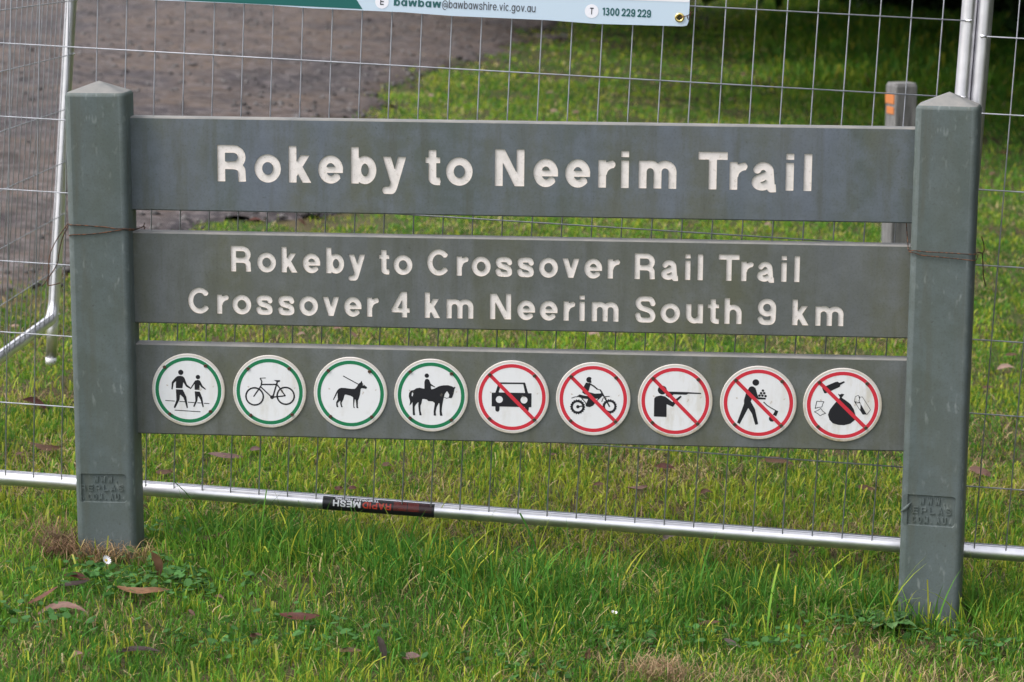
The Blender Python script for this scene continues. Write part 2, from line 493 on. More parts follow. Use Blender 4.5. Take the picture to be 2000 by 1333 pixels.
def white_paint(name, grime, c0=(.80, .78, .78)):
    m = mat(name, .55, spec=.35); t = NT(m); v = t.coord()
    c = t.mix(t.mul(t.ramp(t.noise(v, 38, 5, .62), .46, .72), grime), c0, (.52, .50, .46))
    c = t.mix(t.mul(t.ramp(t.noise(v, 190, 4, .7), .58, .74), grime), c, (.27, .22, .13))
    t.base(c); return m
M['letter'] = white_paint('engraved_letter_paint', .55, (.79, .735, .71))
M['letter_wall'] = white_paint('grimy_letter_edge', .9, (.27, .215, .12))
m = mat('white_disc_sheet', .35, spec=.4); t = NT(m); v = t.coord()
c = t.mix(t.mul(t.ramp(t.noise(v, 22, 5, .65), .55, .78), .45), (.74, .74, .765), (.52, .485, .42))
oi = t.node('ShaderNodeObjectInfo')
c = t.mix(t.mul(t.mul(t.ramp(t.noise(t.coord((1, 1, .35)), 30, 5, .65), .50, .70), oi.outputs['Random']), .55), c, (.44, .385, .26))
c = t.mix(t.mul(t.ramp(t.noise(v, 60, 3, .6), .69, .76), .8), c, (.30, .17, .08))
t.base(c); M['disc'] = m
m = mat('disc_edge', .6); t = NT(m); v = t.coord()
oi = t.node('ShaderNodeObjectInfo'); sx_ = t.node('ShaderNodeSeparateXYZ'); t.l.new(v, sx_.inputs[0])
lowr = t.ramp(sx_.outputs['Z'], 0.0, 1.0); lw = t.node('ShaderNodeMapRange'); t.l.new(sx_.outputs['Z'], lw.inputs[0])
for i_, q_ in ((1, .03), (2, -.075), (3, .10), (4, 1.0)): lw.inputs[i_].default_value = q_
stain = t.mul(t.mul(lw.outputs[0], oi.outputs['Random']), t.ramp(t.noise(v, 26, 5, .65), .34, .58))
c = t.mix(t.ramp(t.noise(v, 18, 4, .6), .45, .70), (.62, .575, .545), (.50, .45, .37))
t.base(t.mix(stain, c, (.30, .235, .115))); M['disc_rim'] = m
M['ring_green'] = mat('green_print', .4, (.012, .175, .075), spec=.35)
M['ring_red'] = mat('red_print', .4, (.56, .028, .048), spec=.35)
m = mat('black_print', .45, (.012, .012, .016), spec=.35); t = NT(m); v = t.coord()
t.base(t.mix(t.mul(t.ramp(t.noise(v, 70, 3, .6), .66, .74), .35), (.012, .012, .017), (.30, .27, .22))); M['symbol'] = m
m = mat('rusty_screw', .6, metal=.4); t = NT(m); v = t.coord()
t.base(t.mix(t.ramp(t.noise(v, 300, 3), .4, .6), (.075, .055, .040), (.105, .042, .022))); M['screw'] = m

m = mat('galvanised_tube', .27, (.78, .78, .80), 1.0); t = NT(m); v = t.coord()
n = t.noise(v, 9, 4)
t.l.new(t.ramp(n, .3, .7, (.36, .36, .36, 1), (.46, .46, .46, 1)), t.b.inputs['Roughness'])
t.base(t.mix(t.ramp(t.noise(v, 22, 4), .40, .75), (.86, .85, .88), (.70, .69, .72))); M['galv'] = m
m = mat('galvanised_wire', .5, (.36, .37, .40), .2); t = NT(m); v = t.coord()
t.base(t.mix(t.ramp(t.noise(v, 40, 2), .4, .7), (.37, .38, .42), (.25, .26, .285))); M['wire'] = m
m = mat('rusty_wire', .8, metal=.2); t = NT(m); v = t.coord()
t.base(t.mix(t.ramp(t.noise(v, 160, 2), .42, .62), (.040, .027, .022), (.155, .064, .030))); M['rust'] = m
M['sticker'] = mat('black_vinyl', .35, (.014, .013, .017))
M['sticker_white'] = mat('white_vinyl_print', .4, (.75, .75, .78))
M['sticker_red'] = mat('red_vinyl_print', .4, (.48, .042, .022))
M['sticker_grid'] = mat('red_grid_print', .4, (.34, .035, .022))
M['sticker_dark_red'] = mat('faded_red_print', .4, (.10, .018, .016))
M['banner'] = mat('pale_blue_banner', .45, (.52, .63, .74), spec=.3)
M['banner_teal'] = mat('teal_print', .45, (.012, .115, .105), spec=.3)
M['banner_white'] = mat('white_print', .45, (.80, .80, .86), spec=.3)
M['ink_teal'] = mat('teal_ink', .5, (.016, .10, .105))
M['ink_grey'] = mat('grey_ink', .5, (.085, .095, .115))
M['ink_black'] = mat('dark_ink', .5, (.035, .035, .05))
M['plug'] = mat('white_plastic_plug', .5, (.72, .72, .74))
M['brass'] = mat('brass_eyelet', .25, (.80, .62, .25), 1.0)
m = mat('grey_timber', .85, spec=.2); t = NT(m); v = t.coord((1, 1, .12))
t.base(t.mix(t.ramp(t.noise(v, 60, 5, .65), .35, .68), (.115, .112, .112), (.26, .255, .252))); t.bump(t.noise(v, 60, 5), .5, .004); M['timber'] = m
M['orange'] = mat('orange_reflector', .5, (.52, .17, .045))

# soil and track
m = mat('soil_and_thatch', .95, spec=.1); t = NT(m); v = t.coord()
c = t.mix(t.ramp(t.noise(v, 7, 6, .65), .38, .62), (.045, .040, .020), (.10, .082, .045))
c = t.mix(t.ramp(t.noise(v, 2.2, 4), .40, .60), c, (.045, .075, .018))
c = t.mix(t.mul(t.ramp(t.noise(v, 60, 4, .7), .52, .66), .7), c, (.19, .15, .085))
t.base(c); t.bump(t.noise(v, 60, 5, .7), .8, .01); M['soil'] = m
m = mat('damp_gravel', .9, spec=.2); t = NT(m); v = t.coord(); vb = t.coord((.55, .16, 1))
c = t.mix(t.ramp(t.noise(vb, 1.6, 5, .6), .44, .54), (.122, .090, .076), (.052, .046, .053))
c = t.mix(t.mul(t.ramp(t.noise(v, 3.6, 5, .65), .46, .60), .75), c, (.050, .043, .043))
c = t.mix(t.mul(t.ramp(t.noise(v, 1.1, 4, .6), .48, .62), .75), c, (.150, .108, .082))
c = t.mix(t.ramp(t.noise(v, 12, 6, .75), .47, .62), c, (.175, .150, .148))
c = t.mix(t.mul(t.ramp(t.noise(v, 11, 4, .7), .50, .66), .8), c, (.032, .027, .027))
t.base(c); t.bump(t.noise(v, 30, 6, .75), .9, .02); M['track'] = m

def attr_mat(name, rough=.55, transl=.3, spec=.25):
    m = mat(name, rough, spec=spec); t = NT(m)
    a = t.node('ShaderNodeAttribute', attribute_name='tint')
    t.base(a.outputs['Color'])
    if transl:
        tr = t.node('ShaderNodeBsdfTranslucent'); mx = t.node('ShaderNodeMixShader'); out = t.n['Material Output']
        t.l.new(a.outputs['Color'], tr.inputs['Color'])
        mx.inputs[0].default_value = transl
        t.l.new(t.b.outputs[0], mx.inputs[1]); t.l.new(tr.outputs[0], mx.inputs[2]); t.l.new(mx.outputs[0], out.inputs['Surface'])
    return m
M['grass'] = attr_mat('grass_blade', .6, .35, .16)
M['foliage'] = attr_mat('tree_leaf', .5, .2)
M['stone'] = attr_mat('track_stone', .85, 0, .2)
M['thatch'] = attr_mat('dead_grass', .8, .2, .1)
m = mat('bark', .9, spec=.15); t = NT(m); v = t.coord((1, 1, .25))
t.base(t.mix(t.ramp(t.noise(v, 14, 5, .65), .35, .65), (.05, .04, .032), (.14, .115, .095))); t.bump(t.noise(v, 14, 5), .8, .03); M['bark'] = m
LEAFC = dict(red=(.13, .050, .030), pink=(.20, .115, .090), tan=(.19, .100, .052), darkred=(.085, .028, .020), black=(.032, .018, .016), grey=(.13, .100, .088), mauve=(.15, .088, .080), pale=(.30, .20, .16), brown=(.105, .055, .032))
for k, c0 in LEAFC.items():
    m = mat(k + '_dead_leaf', .6, spec=.25); t = NT(m); v = t.coord((1, 4, 4))
    t.base(t.mix(t.ramp(t.noise(v, 60, 4, .65), .35, .68), c0, tuple(x * .62 for x in c0))); M['leaf_' + k] = m

# ------------------------------------------------------------------ ground and gravel track
def sheet(name, xs, ys, zf, m, keep=None, **props):
    X, Y = np.meshgrid(xs, ys); Z = zf(X, Y); nx, ny = len(xs), len(ys)
    V = np.stack([X.ravel(), Y.ravel(), Z.ravel()], 1)
    I = np.arange(nx * ny).reshape(ny, nx)
    F = np.stack([I[:-1, :-1].ravel(), I[:-1, 1:].ravel(), I[1:, 1:].ravel(), I[1:, :-1].ravel()], 1)
    if keep is not None: F = F[keep(X, Y)[:-1, :-1].ravel()]
    return obj(name, mesh(name, V, F, m, smooth=True), **props)
xs = np.concatenate([np.linspace(-80, -8, 16), np.linspace(-7, -2.16, 90), np.linspace(-2.1, 2.4, 150), np.linspace(2.5, 8, 70), np.linspace(10, 80, 14)])
ys = np.concatenate([np.linspace(-40, -3, 16), np.linspace(-2.5, 3, 150), np.linspace(3.05, 26, 330), np.linspace(28, 120, 20)])
sheet('ground', xs, ys, ground_z, M['soil'], kind='structure')
xs = np.concatenate([np.linspace(-14, -4, 40), np.linspace(-3.9, 3, 120)]); ys = np.linspace(1.2, 46, 260)
sheet('gravel_track', xs, ys, lambda x, y: ground_z(x, y) + .006 + np.clip(path_mask(x, y), -.15, .04) * .4 + (fbm(x * 5, y * 5, 31) - .5) * .03 * np.clip(path_mask(x, y) / .25, 0, 1), M['track'], keep=lambda x, y: path_mask(x, y) > -.10, kind='structure')

def colour_mesh(name, V, F3, F4, C, m, **props):
    """fast mesh from arrays with a colour per vertex"""
    me = bpy.data.meshes.new(name)
    nv, n3, n4 = len(V), len(F3), len(F4)
    me.vertices.add(nv); me.vertices.foreach_set('co', V.astype(np.float32).ravel())
    loops = np.concatenate([F4.ravel(), F3.ravel()]).astype(np.int32)
    me.loops.add(len(loops)); me.loops.foreach_set('vertex_index', loops)
    me.polygons.add(n3 + n4)
    st = np.concatenate([np.arange(n4) * 4, n4 * 4 + np.arange(n3) * 3]).astype(np.int32)
    me.polygons.foreach_set('loop_start', st)
    me.polygons.foreach_set('loop_total', np.concatenate([np.full(n4, 4), np.full(n3, 3)]).astype(np.int32))
    me.polygons.foreach_set('use_smooth', np.ones(n3 + n4, bool))
    a = me.color_attributes.new('tint', 'FLOAT_COLOR', 'POINT')
    a.data.foreach_set('color', np.concatenate([C, np.ones((nv, 1))], 1).astype(np.float32).ravel())
    me.update(calc_edges=True); me.validate()
    me.materials.append(m)
    return obj(name, me, **props)

# stones lying on the track
def stones(n):
    x = rng.uniform(-7, 2.5, n * 5); y = 2.0 + 23 * rng.random(n * 5) ** 1.25
    pm = path_mask(x, y)
    k = (pm > -.12) & (fbm(x * .9, y * .5, 41) + rng.random(n * 5) * .35 > .60); x, y = x[k][:n], y[k][:n]
    n = len(x)
    base = np.array([(1, 0, 0), (-1, 0, 0), (0, 1, 0), (0, -1, 0), (0, 0, 1), (0, 0, -1)], float)
    tri = np.array([(0, 2, 4), (2, 1, 4), (1, 3, 4), (3, 0, 4), (2, 0, 5), (1, 2, 5), (3, 1, 5), (0, 3, 5)])
    sz = .007 + .024 * rng.random(n) ** 3.0
    V = base[None] * (sz[:, None, None] * rng.uniform(.6, 1.3, (n, 6, 3))) * np.array([1, 1, .7])
    a = rng.uniform(0, 6.28, n); ca, sa = np.cos(a)[:, None], np.sin(a)[:, None]
    V[..., 0], V[..., 1] = V[..., 0] * ca - V[..., 1] * sa, V[..., 0] * sa + V[..., 1] * ca
    V += np.stack([x, y, ground_z(x, y) + .012 + sz * .3], 1)[:, None]
    g = rng.uniform(.035, .145, n)
    C = np.repeat((np.stack([g * 1.04, g * .97, g * .96], 1))[:, None], 6, 1)
    return V.reshape(-1, 3), (tri[None] + 6 * np.arange(n)[:, None, None]).reshape(-1, 3), C.reshape(-1, 3)
V, F, C = stones(14000)
colour_mesh('gravel', V, F, np.zeros((0, 4), int), C, M['stone'], kind='stuff', label='loose grey and brown stones scattered over the gravel track')

# ------------------------------------------------------------------ fallen leaves: table (x, y, dx, dy, colour, width ratio)
FG = [  # foreground leaves, each with its own words
 (-0.885, -0.436, 0.0589, 0.046, 'red', .2, 'narrow reddish brown leaf pointing up and right, below the left sign post'),
 (-0.827, -0.468, 0.0967, 0.0068, 'pink', .17, 'long pinkish grey curled leaf lying level near the lower left edge'),
 (-0.716, -0.347, 0.1112, 0.0, 'tan', .22, 'broad tan gum leaf lying level under the upright tan leaf'),
 (-0.703, -0.197, 0.0101, -0.0574, 'tan', .3, 'tan leaf standing upright in clover right of the left daisy'),
 (-0.847, -0.259, 0.0581, -0.0211, 'darkred', .25, 'small dark red leaf just left of the left daisy'),
 (-0.847, -0.315, 0.0548, 0.0117, 'black', .2, 'nearly black curled leaf between the dark red and reddish leaves'),
 (-0.381, -0.423, 0.0774, 0.0, 'darkred', .3, 'arched dark red leaf alone in the grass below the fence sticker'),
 (-0.636, -0.683, 0.0827, 0.0087, 'black', .14, 'thin blackish brown leaf lying level near the bottom left'),
 (-0.737, -0.741, 0.0193, 0.007, 'pink', .7, 'tiny pink leaf scrap left of the thin blackish leaf'),
 (-0.192, -0.629, 0.0128, -0.0477, 'grey', .3, 'greyish brown leaf standing upright at the bottom edge'),
 (-0.141, -0.603, 0.032, 0.0056, 'mauve', .6, 'round mauve leaf beside the upright greyish leaf at the bottom'),
 (-0.197, 0.106, 0.0275, 0.0074, 'pale', .7, 'small round pale leaf in grass just below the fence sticker'),
 (-0.258, -0.596, 0.0477, 0.0042, 'brown', .25, 'thin brown leaf left of the upright greyish leaf at the bottom'),
 (0.197, 0.267, 0.0274, 0.01, 'brown', .3, 'small brown leaf below the silver rail near its middle'),
 (0.331, 0.414, 0.0421, 0.0113, 'grey', .4, 'crumpled grey leaf tucked right under the silver rail'),
 (-0.673, 0.059, 0.1308, 0.0046, 'brown', .13, 'very long thin brown leaf in grass right of the left post base'),
 (0.595, 1.243, 0.0803, -0.0113, 'brown', .35, 'large humped brown leaf behind the rail below the litter disc'),
 (1.113, 1.291, 0.0559, -0.0226, 'pink', .45, 'pinkish brown leaf on grass just right of the right post'),
 (1.359, 2.857, 0.0547, 0.0048, 'pale', .45, 'pale pink leaf on the grass at the far right edge'),
 (-0.757, 0.842, 0.0819, -0.0072, 'mauve', .25, 'long mauve brown leaf behind the rail below the bicycle disc'),
 (-1.182, 0.764, 0.0754, -0.0133, 'brown', .28, 'long brown leaf left of the left post above the rail'),
 (-1.325, 1.255, 0.0601, -0.0421, 'darkred', .3, 'dark red curled leaf near the left edge above the rail'),
 (0.246, 0.827, 0.0516, 0.0027, 'pink', .3, 'pale pink leaf behind the rail below the rifle disc'),
 (-0.454, 0.65, 0.0193, 0.0, 'darkred', .7, 'left dark red leaf scrap of two above the sticker end'),
 (-0.422, 0.661, 0.0214, 0.0038, 'darkred', .8, 'right dark red leaf scrap of two above the sticker end'),
 (0.31, 1.074, 0.0458, -0.004, 'darkred', .4, 'dark red leaf right behind the mesh below the axe disc'),
 (-0.119, 1.229, 0.0197, 0.0072, 'pale', .7, 'pale leaf scrap just under the board below the car disc'),
 (1.49, 5.997, 0.0527, 0.0093, 'brown', .4, 'brown leaf on grass behind the right post at tie height'),
 (-1.387, 4.933, 0.0535, 0.0, 'darkred', .3, 'dark leaf in the gap under the top board at its left'),
 (0.459, -0.355, 0.0293, -0.0169, 'grey', .3, 'small grey leaf in the foreground grass left of the right post weed'),
 (0.415, -0.211, 0.0404, 0.0071, 'brown', .35, 'brown leaf half sunk in foreground grass right of the right daisy'),
 (-0.945, -0.09, 0.0315, 0.0055, 'brown', .4, 'brown leaf by the dead grass left of the left post base'),
]
BG = [(-0.554, -0.312, 0.0176, -0.0102, 'pink', .4), (-0.586, -0.442, 0.0102, -0.0121, 'pink', .4), (-0.441, -0.552, 0.0229, 0.004, 'brown', .4), (0.188, -0.543, 0.0037, 0.0208, 'brown', .5),
 (-0.699, 0.941, 0.0278, 0.0, 'mauve', .5), (-0.864, 0.629, 0.036, 0.0031, 'brown', .5), (-0.373, 0.928, 0.0226, 0.0, 'brown', .7), (0.155, 0.86, 0.0322, 0.0, 'brown', .4), (0.025, 1.131, 0.0181, 0.0, 'brown', .6),
 (-0.743, 2.706, 0.029, 0.0, 'pink', .6), (-0.683, 2.621, 0.0195, -0.0164, 'pink', .6), (-0.834, 2.558, 0.0253, 0.0, 'pale', .6), (0.056, 2.882, 0.0327, 0.0, 'pale', .6), (0.127, 2.958, 0.0231, 0.0, 'mauve', .7), (0.035, 1.3, 0.0292, 0.0, 'brown', .5),
 (1.265, 2.509, 0.0341, 0.0, 'brown', .4), (1.399, 3.065, 0.0359, 0.0063, 'brown', .4), (0.412, 0.839, 0.032, 0.0, 'brown', .5), (0.803, 1.034, 0.0423, -0.0075, 'brown', .4), (-1.675, 2.34, 0.0248, 0.0, 'pale', .5), (-0.925, 0.288, 0.0182, 0.0, 'brown', .5), (-1.229, 0.692, 0.0254, 0.0147, 'brown', .4),
 (0.71, 14.568, 0.0627, 0.0, 'pink', .5), (0.604, 12.196, 0.0484, 0.0, 'pale', .5), (2.11, 9.484, 0.0581, 0.0, 'brown', .5), (1.944, 8.5, 0.0489, 0.0, 'pink', .5), (-0.617, 18.559, 0.0472, 0.0, 'pale', .6), (-0.527, 16.957, 0.0441, 0.0, 'pale', .6), (-0.598, 11.718, 0.054, 0.0, 'pale', .5), (-0.496, 10.346, 0.0435, 0.0, 'pale', .6), (-1.301, 10.877, 0.0451, 0.0, 'pale', .6), (-0.362, 10.344, 0.0435, 0.0, 'pink', .6), (0.049, 11.485, 0.0399, 0.0, 'pink', .6), (-1.197, 4.911, 0.0263, -0.0314, 'brown', .5), (0.642, 5.883, 0.0349, 0.0062, 'pink', .5), (0.683, 5.741, 0.0306, 0.0, 'pale', .5)]
LEAF_XY = np.array([(l[0], l[1]) for l in FG + BG])

# ------------------------------------------------------------------ grass
def blades(x, y, h, w, lean, col, tip, cut, K, stiff=1.0):
    """arrays per blade -> vertices, quads, tris, colours; K rows, pointed or cut tip"""
    n = len(x)
    az = rng.uniform(0, 6.283, n); fa = az + rng.normal(0, .6, n) + 1.57
    t = np.linspace(0, 1, K + 1)
    z0 = ground_z(x, y) - .004
    out = (lean[:, None] * h[:, None]) * t[None] ** 1.8
    up = h[:, None] * t[None] * np.sqrt(np.clip(1 - (lean[:, None] * t[None]) ** 2 * .75, .05, 1))
    cx = x[:, None] + np.cos(az)[:, None] * out
    cy = y[:, None] + np.sin(az)[:, None] * out
    cz = z0[:, None] + up
    prof = np.where(cut[:, None], 1 - .25 * t[None] ** 2, np.clip(1 - t[None] ** 1.7, 0, 1))
    hw = .5 * w[:, None] * prof * (.65 + .35 * np.clip(t[None] * 4, 0, 1))
    dx, dy = np.cos(fa)[:, None] * hw, np.sin(fa)[:, None] * hw
    L = np.stack([cx - dx, cy - dy, cz], 2); Rr = np.stack([cx + dx, cy + dy, cz], 2)
    V = np.stack([L, Rr], 2).reshape(n, -1, 3)
    nv = 2 * (K + 1)
    q = np.array([(2 * k, 2 * k + 1, 2 * k + 3, 2 * k + 2) for k in range(K)])
    F4 = (q[None] + nv * np.arange(n)[:, None, None]).reshape(-1, 4)
    f = (t[None, :, None] ** 3.0)
    rootc = col * .9 + np.array([.03, .024, .010])
    c = rootc[:, None] * (1 - t[None, :, None]) ** 3 + col[:, None] * (1 - (1 - t[None, :, None]) ** 3)
    c = c * (1 - f) + tip[:, None] * f
    C = np.repeat(c[:, :, None], 2, 2).reshape(-1, 3)
    return V.reshape(-1, 3), F4, C

GREEN, DEEP, YEL, STRAW, LIME = (np.array(c) for c in ((.150, .328, .032), (.070, .205, .026), (.52, .49, .062), (.50, .40, .21), (.330, .410, .038)))
def bump2(x, y, cx, cy, sx, sy): return np.exp(-((x - cx) / sx) ** 2 - ((y - cy) / sy) ** 2)

def tall(x, y):
    """how long the unmown strip under the sign has grown (0..1)"""
    a = np.exp(-((y - .02 + .04 * x) / .16) ** 2) * np.clip((x + .80) / .1, 0, 1) * np.clip((1.15 - x) / .2, 0, 1)
    c = bump2(x, y, -.36, .10, .22, .16) + .8 * bump2(x, y, .02, -.18, .30, .22) + .85 * bump2(x, y, .66, .0, .22, .14) + .5 * bump2(x, y, -.62, .13, .12, .12) + .55 * bump2(x, y, 1.02, .02, .2, .14) + .3 * bump2(x, y, -.1, -.55, .5, .2)
    return np.clip(a * .30 + c * .62, 0, 1) * (.55 + .75 * fbm(x * 9, y * 9, 51))

def leaf_clear(x, y, r=.026):
    d = np.full(len(x), 9.0)
    for lx, ly in LEAF_XY:
        d = np.minimum(d, np.hypot((x - lx) * .7, y - ly + .012))
    return np.clip(d / r, .35, 1)

def in_post(x, y): return ((np.abs(x + .8417) < .072) | (np.abs(x - .8713) < .08)) & (np.abs(y) < .062)

def palette(x, y, n, zone, var=1.0):
    big = fbm(x * 1.3, y * 1.1, 61); mid = fbm(x * 5, y * 4, 62); r = rng.random(n)
    g = np.clip((big - .35) * 2.2 + (mid - .5) * 1.6 - .75 * tall(x, y), 0, 1)
    col = DEEP * (1 - g[:, None]) + GREEN * g[:, None]
    yg = np.clip((fbm(x * 3.1, y * 2.6, 63) - .42) * 3.2, 0, 1) * zone * (1 - .6 * tall(x, y))
    pick = r < yg * .75
    col[pick] = LIME
    st = rng.random(n) < (.06 + .30 * np.clip((fbm(x * 4.3, y * 3.7, 64) - .52) * 4, 0, 1)) * (.5 + zone)
    ye = rng.random(n) < (.06 + .16 * zone)
    col[ye] = (LIME + YEL) / 2
    col[st] = STRAW
    col *= (1 + var * rng.uniform(-.28, .25, (n, 1))) * rng.uniform(.93, 1.07, (n, 3))
    tip = col.copy()
    tt = rng.random(n) < .14 + .22 * zone
    tip[tt] = (YEL * .55 + col[tt] * .45) * rng.uniform(.8, 1.2, (tt.sum(), 1))
    return col, tip, st

parts = []
def sow(x0, x1, y0, y1, dens, K, hfun, wr, zone, cutp):
    n = int((x1 - x0) * (y1 - y0) * dens)
    x, y = rng.uniform(x0, x1, n), rng.uniform(y0, y1, n)
    # blades grow in tufts: pull most of them towards tuft centres
    tc = .05 if y1 < 2 else .09
    gx, gy = np.floor(x / tc), np.floor(y / tc)
    hx, hy = _hash(gx.astype(np.int64), gy.astype(np.int64), 5), _hash(gx.astype(np.int64), gy.astype(np.int64), 6)
    pull = rng.random(n) * .75 * (rng.random(n) < .7)
    x = x + ((gx + hx) * tc - x) * pull; y = y + ((gy + hy) * tc - y) * pull
    pm = path_mask(x, y)
    bald = np.clip((fbm(x * 3.3, y * 2.9, 71) - .60 + .16 * np.exp(-((y - 5.5) / 2) ** 2) * np.clip((-.2 - x) / .8, 0, 1) + .11 * np.clip((y - 6) / 3, 0, 1) * np.clip((1.4 - x) / 2, 0, 1)) * 5, 0, .9)
    bald = bald * np.clip((y - .5) / 2 + .35, .35, 1)
    keep = (rng.random(n) < np.clip(-pm / .6 + .22, 0.0, 1)) & (rng.random(n) > bald) & ~in_post(x, y)
    # stay inside what a camera near this one could see
    d = y + 5.16
    keep &= np.abs(x - (.37 - .0716 * d)) < .24 * d + .45
    x, y = x[keep], y[keep]; n = len(x)
    z = zone(x, y)
    col, tip, st = palette(x, y, n, z, 1.0 if y1 < 2 else .5)
    if y1 > 2: tip = tip * .5 + col * .5
    h = hfun(x, y) * rng.uniform(.55, 1.25, n)
    lean = np.clip(np.abs(np.where(rng.random(n) < .3, rng.normal(.75, .2, n), rng.normal(.33, .24, n))), .02, .97)
    lean[st] = rng.uniform(.6, .97, st.sum()); h[st] *= .9
    w = rng.uniform(*wr, n) * (1 + .8 * np.clip(h - .06, 0, .1) / .1)
    cut = rng.random(n) < cutp
    lc = leaf_clear(x, y); h = h * lc * (1 - .5 * np.clip(bump2(x, y, -.845, -.13, .10, .10) + bump2(x, y, .88, -.13, .10, .09), 0, 1))
    parts.append(blades(x, y, h, w, lean, col, tip, cut, K))

near_h = lambda x, y: .024 + .020 * fbm(x * 4, y * 4, 81) + .085 * tall(x, y) * (1 - .55 * np.clip((y + .02) / .14, 0, 1)) + .002 * np.clip((y - .25) * 3, 0, 1)
near_zone = lambda x, y: np.clip(.20 + .75 * np.clip((y - .12) / .3, 0, 1) - .3 * tall(x, y) + .25 * np.clip((-.45 - y) * 3, 0, 1), 0, 1)
sow(-1.9, 2.2, -1.35, .3, 21000, 3, near_h, (.0015, .0036), near_zone, .25)
sow(-1.9, 2.2, .3, 1.4, 16500, 3, near_h, (.0016, .0038), near_zone, .4)
sow(-2.3, 2.4, 1.4, 3.2, 11000, 2, lambda x, y: .016 + .018 * fbm(x * 3, y * 3, 82), (.0024, .0050), lambda x, y: np.full(len(x), .62), .4)
sow(-2.6, 3.0, 3.2, 7, 7000, 2, lambda x, y: .017 + .014 * fbm(x * 2, y * 2, 83), (.0035, .0065), lambda x, y: np.full(len(x), .5), .3)
far_h = lambda x, y: .022 + .018 * fbm(x, y, 84) + .16 * np.clip((x - .6) / 1.5, 0, 1) * np.clip((y - 11) / 3, 0, 1)
sow(-3, 5.5, 7, 13, 2500, 2, far_h, (.005, .009), lambda x, y: np.clip(.55 - .15 * x, .15, .6), .3)
sow(-3, 8, 13, 30, 900, 2, far_h, (.010, .018), lambda x, y: np.clip(.5 - .15 * x, .05, .5), .2)
# flat dead blades between the tufts
for (X0, X1, Y0, Y1, dens) in ((-1.9, 2.2, -1.35, .3, 2000), (-1.9, 2.2, .3, 1.6, 4600), (-2.3, 2.4, 1.6, 3.4, 2600)):
    n = int((X1 - X0) * (Y1 - Y0) * dens); x, y = rng.uniform(X0, X1, n), rng.uniform(Y0, Y1, n)
    k = (rng.random(n) < np.clip((fbm(x * 4.3, y * 3.7, 64) - .34) * 4, .05, 1)) & ~in_post(x, y); x, y = x[k], y[k]; n = len(x)
    col = (np.array((.40, .30, .17)) * rng.random((n, 1)) + np.array((.20, .12, .075)) * rng.random((n, 1))) * rng.uniform(.5, 1.2, (n, 1))
    parts.append(blades(x, y, rng.uniform(.02, .055, n), rng.uniform(.0016, .0042, n), rng.uniform(.85, .985, n), col, col, np.zeros(n, bool), 3))
# broad young blades with yellow mown tips
for (X0, X1, Y0, Y1, dens, hh) in ((-1.9, 2.2, -1.35, .2, 150, .054), (-1.9, 2.2, .2, 1.6, 620, .042), (-2.3, 2.4, 1.6, 3.4, 260, .036)):
    n = int((X1 - X0) * (Y1 - Y0) * dens); x, y = rng.uniform(X0, X1, n), rng.uniform(Y0, Y1, n)
    k = (rng.random(n) < np.clip((fbm(x * 5.1, y * 4.7, 66) - .36) * 4, .05, 1)) & ~in_post(x, y); x, y = x[k], y[k]; n = len(x)
    col = (LIME * rng.uniform(.7, 1.15, (n, 1)) + np.array((.40, .38, .11)) * rng.uniform(0, .35, (n, 1)) ** 1.3)
    tip = np.where(rng.random((n, 1)) < .6, np.array((.46, .44, .12)) * rng.uniform(.6, 1.1, (n, 1)), col)
    parts.append(blades(x, y, hh * rng.uniform(.6, 1.25, n) * leaf_clear(x, y), rng.uniform(.0034, .0062, n), np.clip(rng.normal(.25, .15, n), .02, .8), col, tip, rng.random(n) < .65, 3))
# a few long stray blades round the post bases and in the strip
n = 520
x = rng.uniform(-.75, 1.15, n); y = rng.normal(0.02, .10, n); k = (rng.random(n) < tall(x, y) + .08) & ~in_post(x, y); x, y = x[k], y[k]; n = len(x)
col, tip, st = palette(x, y, n, np.full(n, .35)); col[st] = LIME * .8; tip[st] = LIME
parts.append(blades(x, y, rng.uniform(.09, .17, n), rng.uniform(.003, .006, n), np.clip(rng.normal(.55, .2, n), .1, .95), col * 1.15, tip * 1.1, rng.random(n) < .1, 5))
# blades leaning across the front of the right post, and at the left post's foot
px = np.array([.770, .775, .790, .795, .80, .83, .86, .90, .93, -.885, -.86, -.80, -.79, -.775]); py = np.array([-.12, -.115, -.12, -.11, -.13, -.12, -.12, -.11, -.08, -.075, -.075, -.07, -.075, -.06])
n = len(px); g = np.tile(LIME * .9, (n, 1))
parts.append(blades(px, py, np.array([.165, .11, .16, .09, .13, .05, .055, .075, .10, .05, .06, .04, .05, .05]), np.full(n, .0052), np.array([.5, .2, .75, .9, .6, .3, .5, .2, .3, .6, .3, .6, .8, .7]), g, g * 1.1, np.zeros(n, bool), 5))
o = 0; Vs, Fs, Cs = [], [], []
for V, F, C in parts:
    Vs.append(V); Fs.append(F + o); Cs.append(C); o += len(V)
colour_mesh('grass', np.concatenate(Vs), np.zeros((0, 3), int), np.concatenate(Fs), np.concatenate(Cs), M['grass'], kind='stuff', label='rough green and yellow grass round the sign and beyond the fence')
del parts, Vs, Fs, Cs

